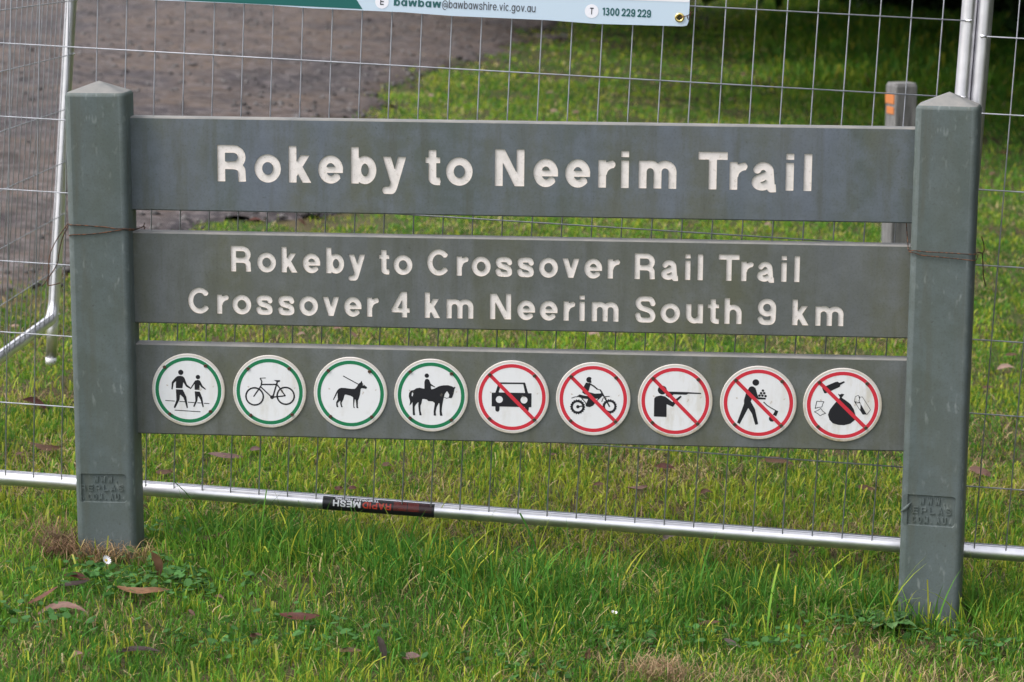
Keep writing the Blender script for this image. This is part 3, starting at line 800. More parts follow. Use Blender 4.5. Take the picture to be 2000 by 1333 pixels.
# dead grass heaps: left of the left post and at the lower right
def heap(cx, cy, rx, ry, n, hgt, hue):
    x, y = cx + rng.normal(0, rx, n), cy + rng.normal(0, ry, n)
    k = ~in_post(x, y); x, y = x[k], y[k]; n = len(x)
    col = np.array(hue) * rng.uniform(.5, 1.4, (n, 1)) * rng.uniform(.92, 1.08, (n, 3))
    V, F, C = blades(x, y, rng.uniform(.02, .06, n), rng.uniform(.0012, .0028, n), rng.uniform(.86, .99, n), col, col, np.zeros(n, bool), 3)
    d = np.exp(-((x - cx) / rx) ** 2 * .5 - ((y - cy) / ry) ** 2 * .5)
    V = V.reshape(n, -1, 3); V[..., 2] += (rng.random(n) * hgt * d + .012)[:, None]
    return V.reshape(-1, 3), F, C
o = 0; Vs, Fs, Cs = [], [], []
for V, F, C in (heap(-.945, -.035, .026, .026, 280, .013, (.16, .105, .068)), heap(-.90, -.095, .06, .022, 260, .008, (.24, .15, .09)), heap(-.80, -.085, .06, .018, 220, .006, (.36, .26, .13)), heap(.325, -.58, .030, .026, 380, .012, (.36, .25, .15)), heap(.62, -.62, .2, .08, 450, .006, (.40, .31, .16)), heap(.9, -.5, .12, .06, 160, .006, (.40, .31, .16)), heap(-.99, .06, .05, .04, 200, .006, (.24, .15, .09))):
    Vs.append(V); Fs.append(F + o); Cs.append(C); o += len(V)
colour_mesh('dry_grass', np.concatenate(Vs), np.zeros((0, 3), int), np.concatenate(Fs), np.concatenate(Cs), M['thatch'], kind='stuff', label='matted brown dead grass at the left post foot and bottom right')

# clover patch
def clover(n):
    K = np.array([(-.70, -.24, .10, .06, 9), (.22, -.36, .09, .05, 4), (-.30, -.50, .09, .06, 3), (-.95, -.55, .1, .06, 3), (.55, -.30, .1, .06, 3), (.05, -.62, .1, .05, 2), (-.5, -.62, .08, .05, 2), (.72, -.13, .06, .03, 3), (-.72, .12, .05, .05, 2), (.95, -.22, .08, .05, 3)])
    q_ = rng.choice(len(K), n, p=K[:, 4] / K[:, 4].sum()); cx, cy = rng.normal(K[q_, 0], K[q_, 2]), rng.normal(K[q_, 1], K[q_, 3])
    r = rng.uniform(.004, .0095, n); a = np.linspace(0, 6.283, 7)[:-1]
    tx, ty = rng.normal(0, .35, n), rng.normal(-.15, .35, n)
    X = cx[:, None] + r[:, None] * np.cos(a); Y = cy[:, None] + r[:, None] * np.sin(a)
    Z = ground_z(cx, cy)[:, None] + rng.uniform(.016, .036, n)[:, None] + tx[:, None] * (X - cx[:, None]) + ty[:, None] * (Y - cy[:, None])
    V = np.stack([X, Y, Z], 2).reshape(-1, 3)
    I = 6 * np.arange(n)[:, None]
    F = np.concatenate([I + np.array([0, 1, 2, 3]), I + np.array([0, 3, 4, 5])])
    C = np.repeat(np.array((.075, .185, .050)) * rng.uniform(.7, 1.3, (n, 1)), 6, 0)
    return V, F, C
V, F, C = clover(1250)
colour_mesh('clover', V, np.zeros((0, 3), int), F, C, M['grass'], kind='stuff', label='small round clover leaves low among the foreground grass')

# ------------------------------------------------------------------ the leaves themselves
def leaf_mesh(L, W, col, bend, curl, seed):
    rr = random.Random(seed); n = 9; V, F = [], []; twist = rr.uniform(-1.1, 1.1)
    for i in range(n + 1):
        t = i / n; x = (t - .5) * L
        w = W * .5 * (math.sin(math.pi * t ** .8) ** .75) + .0006
        yb = bend * L * (t - .5) ** 2 * 2 + rr.uniform(-1, 1) * W * .04
        z = curl * L * (.25 - (t - .5) ** 2) + rr.uniform(-1, 1) * W * .05
        tw = twist * (t - .5)
        for s, dz in ((-1, .45), (0, 0), (1, .45)):
            V.append((x, yb + s * w * math.cos(tw), z + dz * w + s * w * math.sin(tw)))
    for i in range(n):
        for k in range(2):
            a = i * 3 + k; F.append((a, a + 1, a + 4, a + 3))
    return mesh('fallen_leaf', V, F, M['leaf_' + col], smooth=True)
for i, L in enumerate(FG + BG):
    x, y, dx, dy, col, wr = L[:6]
    Ln = math.hypot(dx, dy); up = abs(dy) > abs(dx) * 1.5
    z = float(ground_z(x, y)) + (.016 if y < .2 else .018)
    rr = random.Random(i)
    me = leaf_mesh(Ln * 1.08, Ln * wr * .86 + .002, col, rr.uniform(-.55, .55), rr.uniform(-.05, .13), i)
    if i < len(FG): lab = L[6]
    else:
        hue = dict(pink='pinkish', pale='pale', brown='brown', mauve='mauve', darkred='dark red')[col]
        where = 'in the foreground grass in front of the rail' if y < .15 else 'behind the rail, left of the left post' if x < -.9 and y < 2.5 else 'on the grass right of the right post' if x > 1.2 and y < 4 else \
            'in the grass between the rail and the bottom board' if y < 1.6 else 'in the gap between the middle and bottom boards' if y < 3.5 else 'in the gap between the top and middle boards' if y < 7 else \
            'on the grass right of the right post, far back' if x > 1.9 else 'on the far grass above the top board'
        lab = 'small %s leaf scrap %s' % (hue, where)
        if x < 0 and .15 < y < 1.6: lab += ', left half'
    o = thing('fallen_leaf', lab, 'leaf', (x, y, z + (.022 if up else .004)), 'fallen gum leaves on the grass', me)
    if up: o.rotation_euler = (R(rr.uniform(40, 70)), -math.atan2(dy, dx), 0)
    else: o.rotation_euler = (R(rr.uniform(12, 34)), -math.atan2(dy, dx) * .8, R(rr.uniform(-10, 10)))

# ------------------------------------------------------------------ daisies and the broad-leaved weeds
M['petal'] = mat('white_petal', .5, (.85, .84, .86)); M['daisy_eye'] = mat('yellow_daisy_eye', .7, (.65, .42, .03)); M['stem'] = mat('green_stem', .6, (.08, .14, .03))
for (x, y, tilt, lab) in ((-.811, -.213, 48, 'white daisy half side-on in the grass below the left post'), (.22, -.252, 12, 'tiny open white daisy in the foreground grass below the rail middle')):
    z = float(ground_z(x, y)); s = .88 if x < 0 else .62
    d = thing('daisy', lab, 'flower', (x, y, z), 'small white daisies')
    top = Vector((.006, -.004, .048 * (s + .1)))
    obj('stem', mesh('stem', *tube([(0, 0, 0), (.001, 0, .02), top], .0009, 5), M['stem'], smooth=True), d)
    rot = Matrix.Rotation(R(tilt), 4, 'Y') @ Matrix.Rotation(R(25 if x < 0 else 10), 4, 'X')
    for k in range(13):
        a = 2 * math.pi * k / 13; V = []
        for t_, w in ((.25, .0012), (.7, .0021), (1, .0011)):
            r_ = .0115 * s * t_
            for sg in (-1, 1):
                p = Vector((r_ * math.cos(a) - sg * w * s * math.sin(a), r_ * math.sin(a) + sg * w * s * math.cos(a), .004 * t_ * t_ * s))
                V.append(rot @ p + top)
        obj('petal', mesh('petal', V, [(0, 1, 3, 2), (2, 3, 5, 4)], M['petal'], smooth=True), d)
    V, F = [], []
    for j in range(4):
        for k in range(8):
            r_ = .0036 * s * math.cos(j / 3 * 1.5); V.append(rot @ Vector((r_ * math.cos(k * .785), r_ * math.sin(k * .785), .0025 * s * math.sin(j / 3 * 1.5))) + top)
    for j in range(3):
        for k in range(8): F.append((j * 8 + k, j * 8 + (k + 1) % 8, j * 8 + 8 + (k + 1) % 8, j * 8 + 8 + k))
    obj('flower_centre', mesh('flower_centre', V, F, M['daisy_eye'], smooth=True), d)

m = mat('weed_leaf', .45, spec=.4); t = NT(m); v = t.coord()
t.base(t.mix(t.ramp(t.noise(v, 45, 4), .35, .65), (.045, .115, .030), (.095, .180, .055))); M['weed'] = m
def weed(x, y, n, size, lab):
    z = float(ground_z(x, y)); w = thing('broadleaf_weed', lab, 'weed', (x, y, z + .008))
    rr = random.Random(int(x * 1000))
    for k in range(n):
        a = 2 * math.pi * k / n + rr.uniform(-.3, .3); L = size * rr.uniform(.7, 1.2); W = L * rr.uniform(.42, .6); V, F = [], []
        lift = rr.uniform(.35, .9)
        for i in range(8):
            t_ = i / 7; wd = W * .5 * math.sin(math.pi * min(1, .08 + t_ * .92) ** .9) ** .8
            rad = L * t_ * (1 - .12 * t_); zz = L * lift * t_ * (1 - .75 * t_)
            for s_ in (-1, -.5, 0, .5, 1):
                jag = 1 + .12 * math.sin(i * 2.4 + s_)
                V.append((math.cos(a) * rad - math.sin(a) * s_ * wd * jag, math.sin(a) * rad + math.cos(a) * s_ * wd * jag, zz + abs(s_) * wd * .35 + rr.uniform(-1, 1) * .0015))
        for i in range(7):
            for s_ in range(4): F.append((i * 5 + s_, i * 5 + s_ + 1, i * 5 + s_ + 6, i * 5 + s_ + 5))
        obj('leaf', mesh('leaf', V, F, M['weed'], smooth=True), w)
weed(.775, -.125, 9, .078, 'broad leafed green weed at the foot of the right post')
weed(.215, -.39, 7, .045, 'small broad leafed weed below the tiny open daisy')
weed(-.64, -.20, 6, .040, 'small round leafed weed among clover by the upright tan leaf')

# ------------------------------------------------------------------ trail sign
sign = thing('trail_sign', 'grey green three board trail sign between two capped posts with white engraved lettering', 'trail sign', (0, 0, 0))
def rounded_rect(w, d, r, k=5):
    L = []
    for cx, cy, a0 in ((w / 2 - r, -d / 2 + r, -90), (w / 2 - r, d / 2 - r, 0), (-w / 2 + r, d / 2 - r, 90), (-w / 2 + r, -d / 2 + r, 180)):
        for i in range(k + 1):
            a = R(a0 + 90 * i / k); L.append((cx + r * math.cos(a), cy + r * math.sin(a)))
    return L

def post(cx, rot, zb, zt, apex, plaque, damaged, lean=0.0):
    """125 x 95 mm moulded post, pyramid cap, recessed maker's plate; local z = world z, origin on the post axis"""
    W, D, r = .125, .095, .013
    mb = MB(); base = rounded_rect(W, D, r); n = len(base)
    def ringz(z, inset):
        return [(x * (1 - 2 * inset / W), y * (1 - 2 * inset / D), z) for x, y in base]
    levels = [(zb, 0), (zt - .006, 0), (zt - .002, .0012), (zt + .0015, .004), (zt + .003, .007)]
    rings = [ringz(z, i) for z, i in levels]
    V = [p for rg in rings for p in rg]; F = []; sm = []; FM = []
    for j in range(len(rings) - 1):
        for i in range(n):
            if j == 0 and i == n - 1: continue          # the flat front, filled below with the plate's hole
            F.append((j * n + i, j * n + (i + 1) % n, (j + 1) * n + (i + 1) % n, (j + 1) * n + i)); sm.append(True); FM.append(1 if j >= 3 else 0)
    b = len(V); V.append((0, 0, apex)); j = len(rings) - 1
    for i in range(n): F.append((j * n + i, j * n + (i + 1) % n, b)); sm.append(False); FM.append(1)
    mb.V = [tuple(v) for v in V]; mb.F = F; mb.M = FM; mb.S = sm
    # front face with hole
    x0, x1 = -W / 2 + r, W / 2 - r; yf = -D / 2
    px0, px1, pz0, pz1 = plaque
    k = []
    rp = .007
    for (ax, az, a0) in ((px1 - rp, pz0 + rp, -90), (px1 - rp, pz1 - rp, 0), (px0 + rp, pz1 - rp, 90), (px0 + rp, pz0 + rp, 180)):
        k += [(ax + rp * math.cos(R(a0 + 15 * i)), az + rp * math.sin(R(a0 + 15 * i))) for i in range(7)]
    hole = [k]
    P, T = fill([[(x0, zb), (x1, zb), (x1, zt - .006), (x0, zt - .006)], k])
    mb.add([(x, yf, z) for x, z in P], T, 0)
    dep = .0038
    kin = [((x - (px0 + px1) / 2) * .985 + (px0 + px1) / 2, (z - (pz0 + pz1) / 2) * .95 + (pz0 + pz1) / 2) for x, z in k]
    nn = len(k)
    mb.add([(x, yf, z) for x, z in k] + [(x, yf + dep, z) for x, z in kin], [(i, (i + 1) % nn, (i + 1) % nn + nn, i + nn) for i in range(nn)], 0)
    P, T = fill([kin]); mb.add([(x, yf + dep, z) for x, z in P], T, 0)
    o = obj('post', mb.mesh('post', [M['post'], M['top']]), sign, (cx, 0, 0))
    o.rotation_euler = (0, lean, rot)
    o['label'] = 'right sign post, maker plate gouged at its corner' if damaged else 'left sign post with dead grass at its foot'
    # raised lettering on the plate
    w = px1 - px0; h = pz1 - pz0
    rows = (('WWW.', .31, .90, .70), ('REPLAS', .035, .975, .395), ('.COM.AU.', .06, .985, .09))
    for txt, a, b_, zb_ in rows:
        slots = np.linspace(px0 + a * w, px0 + b_ * w, len(txt) + 1)
        for ch, xa, xb in zip(txt, slots[:-1], slots[1:]):
            if damaged and txt == 'REPLAS' and ch == 'R': continue
            cap = h * .215; wd = (xb - xa) * (.66 if ch != '.' else .3); off = 0 if ch != '.' else .1 * (xb - xa)
            Ls = [[(xa + off + x * cap, pz0 + zb_ * h + z * cap) for x, z in L] for L in glyph_loops(ch, max(.25, wd / cap), .17)]
            q = MB(); plate(q, Ls, yf + dep - .0024, yf + dep + .0005)
            obj('embossed_letter', q.mesh('embossed_letter', [M['post']]), o)
    if damaged:
        q = MB()
        V, F = tube([(px0 - .004, yf - .0008, pz0 + .026), (px0 + .005, yf - .0005, pz0 + .034), (px0 + .016, yf + .001, pz0 + .047)], [.0012, .0042, .0012], 6)
        q.add(V, F, 0, True); V, F = tube([(px0 + .012, yf + dep - .001, pz0 + .036), (px0 + .021, yf + dep - .001, pz0 + .025)], .0015, 5); q.add(V, F)
        obj('gouge', q.mesh('gouge', [M['post']]), o)
    return o
post(-.8470, 0.0, -.60, .4995, .523, (-.0545, .0465, -.3515, -.2905), False, R(-.35))
post(.8713, R(-10), -.68, .497, .524, (-.0585, .0475, -.358, -.2935), True)

L1 = [('R', -0.6077, -0.5479), ('o', -0.5311, -0.4766), ('k', -0.4602, -0.4123), ('e', -0.3997, -0.3485), ('b', -0.3321, -0.2801), ('y', -0.268, -0.2176), ('t', -0.1794, -0.1494), ('o', -0.1375, -0.0831), ('N', -0.0375, 0.0223), ('e', 0.0409, 0.091), ('e', 0.1056, 0.1562), ('r', 0.1725, 0.2038), ('i', 0.2191, 0.234), ('m', 0.2545, 0.3307), ('T', 0.3743, 0.4334), ('r', 0.4379, 0.4703), ('a', 0.4825, 0.5316), ('i', 0.5509, 0.5667), ('l', 0.5868, 0.6029)]
L2 = [('R', -0.5824, -0.5399), ('o', -0.5276, -0.4885), ('k', -0.4769, -0.4428), ('e', -0.433, -0.3966), ('b', -0.3844, -0.3472), ('y', -0.3383, -0.3028), ('t', -0.2749, -0.2539), ('o', -0.245, -0.2062), ('C', -0.1756, -0.1283), ('r', -0.115, -0.0927), ('o', -0.0841, -0.0452), ('s', -0.0353, -0.0007), ('s', 0.0092, 0.0438), ('o', 0.054, 0.0928), ('v', 0.1012, 0.1373), ('e', 0.1467, 0.1832), ('r', 0.1945, 0.2175), ('R', 0.2493, 0.2914), ('a', 0.3033, 0.3379), ('i', 0.352, 0.3627), ('l', 0.3772, 0.3885), ('T', 0.42, 0.4618), ('r', 0.4658, 0.4887), ('a', 0.4978, 0.5326), ('i', 0.5467, 0.5578), ('l', 0.5728, 0.5843)]
L3 = [('C', -0.6728, -0.625), ('r', -0.6124, -0.5897), ('o', -0.5804, -0.5409), ('s', -0.5307, -0.4961), ('s', -0.4852, -0.4507), ('o', -0.4411, -0.4018), ('v', -0.3926, -0.3572), ('e', -0.3476, -0.3113), ('r', -0.3001, -0.2775), ('4', -0.2489, -0.2117), ('k', -0.1806, -0.1476), ('m', -0.1356, -0.0802), ('N', -0.0459, -0.0025), ('e', 0.0101, 0.0469), ('e', 0.0563, 0.093), ('r', 0.1052, 0.1268), ('i', 0.1375, 0.1488), ('m', 0.163, 0.2179), ('S', 0.2517, 0.2936), ('o', 0.3035, 0.3433), ('u', 0.3555, 0.3902), ('t', 0.4, 0.4227), ('h', 0.4337, 0.4687), ('9', 0.5014, 0.5384), ('k', 0.5715, 0.6061), ('m', 0.6181, 0.6751)]
def board(z0, z1, lines, mk, label):
    x0, x1, th, bv = -.822, .846, .040, .0025
    mb = MB(); letters = []
    for L, base, cap, s in lines:
        for ch, a, b in L:
            W = (b - a) / cap
            loops = glyph_loops(ch, W, s)
            letters.append([[(a + x * cap, base + z * cap) for x, z in l] for l in loops])
    rect = [(x0, z0 + bv), (x1, z0 + bv), (x1, z1 - bv), (x0, z1 - bv)]
    P, T = fill([rect] + [l for lt in letters for l in lt])
    mb.add([(x, 0, z) for x, z in P], T, 0)
    o_ = [(x0, z0), (x1, z0), (x1, z1), (x0, z1)]
    A = [(x, 0, z) for x, z in rect]; B = [(x, bv, z) for x, z in o_]; Cc = [(x, th - bv, z) for x, z in o_]; Dd = [(x, th, z) for x, z in rect]
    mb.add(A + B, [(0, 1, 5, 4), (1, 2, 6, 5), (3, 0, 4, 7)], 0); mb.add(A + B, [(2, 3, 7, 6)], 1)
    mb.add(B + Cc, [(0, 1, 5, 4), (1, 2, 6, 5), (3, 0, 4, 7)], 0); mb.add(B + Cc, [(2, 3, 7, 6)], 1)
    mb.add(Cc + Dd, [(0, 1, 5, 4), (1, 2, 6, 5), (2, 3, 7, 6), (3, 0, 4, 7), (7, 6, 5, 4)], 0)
    o = obj('board', mb.mesh('board', [mk, M['top']]), sign, label=label)
    for lt in letters:
        q = MB(); plate(q, lt, .0025, 0.0, 0, 1)
        obj('letter', q.mesh('letter', [M['letter'], M['letter_wall']]), o)
    return o
board(.2578, .4500, [(L1, .3201, .0750, .212)], M['board0'], 'top board reading Rokeby to Neerim Trail')
board(.0219, .2126, [(L2, .1338, .0533, .203), (L3, .0448, .0532, .203)], M['board1'], 'middle board with two lines naming Crossover and Neerim South distances')
board(-.2134, -.0213, [], M['board2'], 'bottom board carrying nine round pictogram discs')

# pictograms, traced on a disc of radius 1 (x right, z up)
def tr(cx, cy, rx, ry):
    f = lambda p: ((p[0] - cx) / rx, -(p[1] - cy) / ry)
    P = lambda *p: ('p', [f(q) for q in p]); NP = lambda *p: ('-p', [f(q) for q in p])
    S = lambda w, *p: ('s', [f(q) for q in p], w / 2 / rx, True)
    SR = lambda w, *p: ('s', [f(q) for q in p], w / 2 / rx, False)
    Cc = lambda x, y, r: ('c', *f((x, y)), r / rx); NC = lambda x, y, r: ('-c', *f((x, y)), r / rx)
    Rg = lambda x, y, r, w: ('r', *f((x, y)), r / rx, w / 2 / rx)
    return P, NP, S, SR, Cc, NC, Rg
def closed(P): return list(P) + [P[0]]
PIC = []
P, NP, S, SR, Cc, NC, Rg = tr(671, 662, 663, 650)
PIC.append([Cc(539, 347, 48), P((443, 440), (480, 415), (530, 407), (580, 420), (605, 448), (648, 565), (725, 625), (715, 645), (630, 600), (580, 520), (565, 632), (445, 632), (450, 505), (405, 545), (385, 660), (363, 655), (372, 525)),
            P((445, 652), (570, 656), (632, 780), (640, 830), (660, 980), (636, 988), (600, 850), (580, 800), (520, 745), (508, 840), (425, 998), (400, 980), (452, 845)),
            Cc(849, 425, 40), P((795, 490), (850, 473), (885, 490), (930, 580), (995, 640), (985, 650), (905, 605), (880, 560), (875, 657), (787, 655), (787, 545), (722, 640), (712, 622)),
            P((787, 681), (878, 686), (925, 800), (948, 960), (926, 965), (890, 830), (848, 760), (830, 860), (775, 967), (755, 955), (797, 850)),
            S(14, (248, 858), (425, 866)), S(14, (505, 870), (605, 875)), S(14, (660, 880), (780, 886)), S(14, (830, 887), (910, 890)), S(14, (952, 893), (1052, 897)), S(14, (415, 1028), (888, 1048))])
P, NP, S, SR, Cc, NC, Rg = tr(657, 647, 657, 645)
PIC.append([Rg(388, 737, 156, 28), Rg(945, 715, 153, 28), S(22, (368, 742), (470, 600), (508, 540), (520, 465), (490, 415)), S(13, (484, 410), (594, 404)), S(24, (515, 522), (785, 515)), S(22, (505, 570), (690, 740)),
            S(26, (718, 730), (785, 510), (800, 455)), P((730, 440), (850, 438), (848, 464), (800, 475)), S(22, (700, 746), (945, 712)), S(22, (795, 520), (940, 716)), Cc(700, 745, 34)])
P, NP, S, SR, Cc, NC, Rg = tr(686, 681, 660, 648)
PIC.append([P((985, 562), (968, 590), (925, 586), (885, 580), (868, 600), (858, 690), (835, 770), (818, 800), (816, 910), (830, 937), (792, 937), (786, 850), (776, 790), (765, 775), (752, 850), (750, 910), (766, 937), (738, 937), (733, 870), (733, 745), (680, 717), (600, 700), (580, 707), (558, 790), (525, 850), (533, 905), (553, 925), (518, 928), (505, 885), (500, 850), (505, 808), (478, 832), (452, 862), (458, 905), (472, 928), (438, 930), (426, 890), (428, 840), (460, 785), (453, 720), (458, 660), (430, 720), (385, 802), (368, 802), (418, 690), (448, 630), (480, 595), (520, 582), (590, 584), (700, 597), (760, 596), (790, 570), (840, 495), (866, 480), (885, 443), (900, 490), (935, 525)), NC(915, 522, 11), S(16, (555, 369), (835, 516))])
P, NP, S, SR, Cc, NC, Rg = tr(662, 668, 655, 650)
PIC.append([Cc(585, 316, 39), P((543, 560), (543, 430), (558, 385), (590, 370), (628, 388), (652, 455), (735, 513), (728, 522), (655, 492), (665, 570)),
            P((360, 575), (400, 545), (460, 534), (540, 550), (670, 558), (720, 543), (800, 500), (880, 481), (960, 478), (1030, 495), (1062, 514), (1085, 500), (1095, 510), (1074, 545), (1062, 620), (1038, 690), (1022, 708), (988, 706), (975, 690), (985, 650), (960, 602), (942, 582), (902, 640), (886, 700), (872, 770), (858, 850), (850, 950), (866, 1025), (820, 1027), (813, 950), (812, 812), (800, 795), (762, 870), (742, 960), (752, 1025), (710, 1027), (708, 950), (728, 800), (690, 772), (605, 768), (595, 745), (540, 733), (505, 735), (492, 810), (472, 860), (477, 950), (497, 1027), (456, 1027), (443, 930), (435, 850), (440, 785), (390, 835), (370, 880), (372, 960), (382, 1027), (340, 1027), (334, 930), (333, 775), (322, 810), (278, 862), (290, 780), (266, 690), (272, 630), (305, 588)),
            NP((335, 615), (347, 640), (332, 698), (316, 680), (320, 632)), S(10, (886, 690), (935, 712), (985, 700))])
P, NP, S, SR, Cc, NC, Rg = tr(1019.5, 416.5, 282.5, 278.5)
PIC.append([P((865, 385), (893, 384), (917, 305), (1118, 303), (1142, 384), (1168, 383), (1168, 490), (865, 490)), NP((917, 382), (938, 317), (1104, 315), (1119, 382)), NC(923, 436, 27), NC(1111, 436, 27), SR(32, (909, 490), (909, 514)), SR(30, (1133, 488), (1133, 508))])
P, NP, S, SR, Cc, NC, Rg = tr(677, 688, 665, 652)
kn = [('c', (400 + 124 * math.cos(k * .349) - 677) / 665, -(832 + 124 * math.sin(k * .349) - 688) / 652, 12 / 665) for k in range(18)]
kf = [('c', (970 + 120 * math.cos(k * .349) - 677) / 665, -(812 + 120 * math.sin(k * .349) - 688) / 652, 12 / 665) for k in range(18)]
PIC.append([Rg(400, 832, 104, 40), Rg(970, 812, 102, 38), Cc(405, 830, 30), S(20, (405, 828), (505, 812)), S(26, (800, 522), (885, 665), (972, 820)), S(15, (740, 508), (808, 522)), S(26, (600, 410), (680, 455), (752, 512)), Cc(600, 345, 52), NP((640, 320), (680, 320), (680, 372), (640, 372), (630, 350)), P((590, 370), (640, 385), (640, 402), (600, 395)),
            P((545, 395), (628, 412), (588, 560), (520, 600), (480, 572), (500, 480)), P((480, 575), (590, 562), (700, 590), (838, 583), (858, 610), (800, 670), (720, 682), (640, 640), (520, 605)),
            P((385, 645), (430, 610), (500, 625), (590, 638), (680, 690), (640, 820), (600, 832), (565, 810), (585, 690), (480, 680)), S(14, (288, 680), (350, 655), (400, 655)), S(15, (470, 680), (530, 740), (560, 800)), P((585, 690), (720, 690), (690, 760), (660, 805), (620, 834), (560, 825), (540, 805)), S(16, (610, 825), (670, 800), (730, 720), (790, 670)), S(13, (828, 735), (850, 670), (900, 637), (970, 632))] + kn + kf)
P, NP, S, SR, Cc, NC, Rg = tr(678.5, 676, 671, 655)
PIC.append([Cc(443, 485, 81), P((300, 962), (300, 640), (330, 602), (420, 582), (500, 600), (630, 697), (690, 640), (770, 578), (795, 595), (700, 692), (640, 782), (525, 737), (528, 965)), P((540, 510), (890, 512), (1137, 520), (1137, 541), (905, 540), (875, 560), (600, 556)), P((500, 575), (560, 620), (650, 560), (560, 515))])
P, NP, S, SR, Cc, NC, Rg = tr(698, 664, 682, 652)
PIC.append([Cc(643, 303, 60), P((535, 385), (575, 370), (610, 380), (642, 405), (692, 562), (827, 572), (827, 600), (690, 603), (640, 570), (580, 595), (562, 640), (642, 780), (706, 1042), (653, 1056), (590, 860), (520, 757), (375, 1050), (328, 1022), (445, 680), (440, 620), (475, 490)),
            *[Cc(x, y, 23) for x, y in ((773, 444), (742, 490), (798, 490), (713, 533), (767, 533), (822, 540))], S(18, (790, 645), (850, 702), (920, 745), (1015, 795)), P((1003, 785), (1057, 800), (1020, 897), (962, 868)), Cc(945, 940, 54)])
P, NP, S, SR, Cc, NC, Rg = tr(702, 672, 694, 655)
PIC.append([P((333, 380), (400, 340), (560, 265), (600, 257), (638, 278), (715, 246), (732, 268), (655, 312), (642, 350), (400, 470), (375, 468)), P((610, 470), (650, 487), (680, 470), (730, 478), (682, 540), (760, 590), (840, 650), (900, 740), (937, 850), (925, 935), (850, 1000), (740, 1030), (640, 1028), (540, 1000), (480, 940), (452, 850), (480, 760), (560, 650), (630, 570), (655, 540)),
            SR(11, *closed([(248, 612), (375, 618), (350, 665), (340, 715), (280, 722), (222, 742)])), SR(11, *closed([(208, 803), (270, 778), (320, 740), (360, 790), (410, 825), (355, 845), (315, 872), (265, 830)])),
            SR(9, *closed([(908, 605), (920, 520), (970, 490), (1000, 525), (1045, 518), (1195, 745), (1140, 825), (1065, 830)])), P((1018, 640), (1127, 822), (1065, 830), (1015, 755)), SR(9, (908, 605), (1005, 620), (1018, 640)), SR(9, (1000, 525), (988, 592), (1005, 625)), SR(8, (915, 600), (940, 632), (1000, 628)), SR(14, (985, 520), (1000, 550))])
DISC = [(-0.6744, -0.1173), (-0.5037, -0.1169), (-0.3344, -0.1171), (-0.1666, -0.1174), (0.0011, -0.1172), (0.1688, -0.1174), (0.3373, -0.1176), (0.5073, -0.1177), (0.6787, -0.1183)]
DLAB = ['green ring disc with adult and child walking', 'green ring disc with bicycle', 'green ring disc with dog on lead', 'green ring disc with horse rider', 'red ring disc with car struck out', 'red ring disc with motorcycle struck out', 'red ring disc with rifle shooter struck out', 'red ring disc with wood collector and axe struck out', 'red ring disc with litter struck out']
SCR = [[(-.64, .62), (.48, .68), (-.52, -.67), (.60, -.58)], [(-.58, .62), (.54, .65), (-.52, -.66), (.61, -.62)], [(-.60, .62), (.52, .62), (-.55, -.64), (.57, -.63)], [(-.57, .64), (.55, .61), (-.57, -.63), (.55, -.66)]]
circ = lambda r, n=64: [(r * math.cos(2 * math.pi * k / n), r * math.sin(2 * math.pi * k / n)) for k in range(n)]
sc_mb = MB()
V, F = [], []
for y_, r_ in ((0, .0038), (-.0012, .0038), (-.0020, .0029), (-.0022, .0019), (-.0012, .0014)):
    V += [(r_ * math.cos(k * math.pi / 5), y_, r_ * math.sin(k * math.pi / 5)) for k in range(10)]
for j in range(4):
    for k in range(10): F.append((j * 10 + k, j * 10 + (k + 1) % 10, j * 10 + 10 + (k + 1) % 10, j * 10 + 10 + k))
F.append(tuple(40 + k for k in range(10)))
SCREW = mesh('screw', V, F, M['screw'], smooth=True)
for i, (dx, dz) in enumerate(DISC):
    rx = .0768 * (1 + (.02 if i == 7 else .045 if i == 8 else 0)); rz = .0768
    red = i >= 4
    yd = -.0030
    S2 = lambda L: [(x * rx, z * rz) for x, z in L]
    mb = MB()
    plate(mb, [S2(circ(.93))], yd, None, 0)
    ro, ri = S2(circ(1.0)), S2(circ(.93)); rm = S2(circ(.985)); n = 64
    mb.add([(x, yd, z) for x, z in ri] + [(x, yd, z) for x, z in rm], [(k, k + n, (k + 1) % n + n, (k + 1) % n) for k in range(n)], 1)
    mb.add([(x, yd, z) for x, z in rm] + [(x, yd + .001, z) for x, z in ro] + [(x, -.0001, z) for x, z in ro], [(k + j * n, k + n + j * n, (k + 1) % n + n + j * n, (k + 1) % n + j * n) for j in range(2) for k in range(n)], 1)
    d = obj('pictogram_disc', mb.mesh('pictogram_disc', [M['disc'], M['disc_rim']]), sign, (dx, 0, dz), label=DLAB[i])
    q = MB(); plate(q, [S2(circ(.905)), S2(circ(.81))[::-1]], yd - .0003, None)
    obj('border_ring', q.mesh('border_ring', [M['ring_red' if red else 'ring_green']]), d)
    q = MB(); plate(q, [S2(L) for L in contours(PIC[i], (-.82, -.82, .82, .82), .0115)], yd - .0003, None)
    obj('symbol', q.mesh('symbol', [M['symbol']]), d)
    if red:
        q = MB(); a = .60; w = .034
        plate(q, [S2([(-a - w, a - w), (a - w, -a - w), (a + w, -a + w), (-a + w, a + w)])], yd - .0006, None)
        obj('slash_bar', q.mesh('slash_bar', [M['ring_red']]), d)
    for (sx, sz) in (SCR[i] if i < 4 else [(-.605, .605), (.60, .60), (-.605, -.60), (.605, -.605)]):
        s = obj('screw', SCREW, d, (sx * rx, yd - .0007, sz * rz))

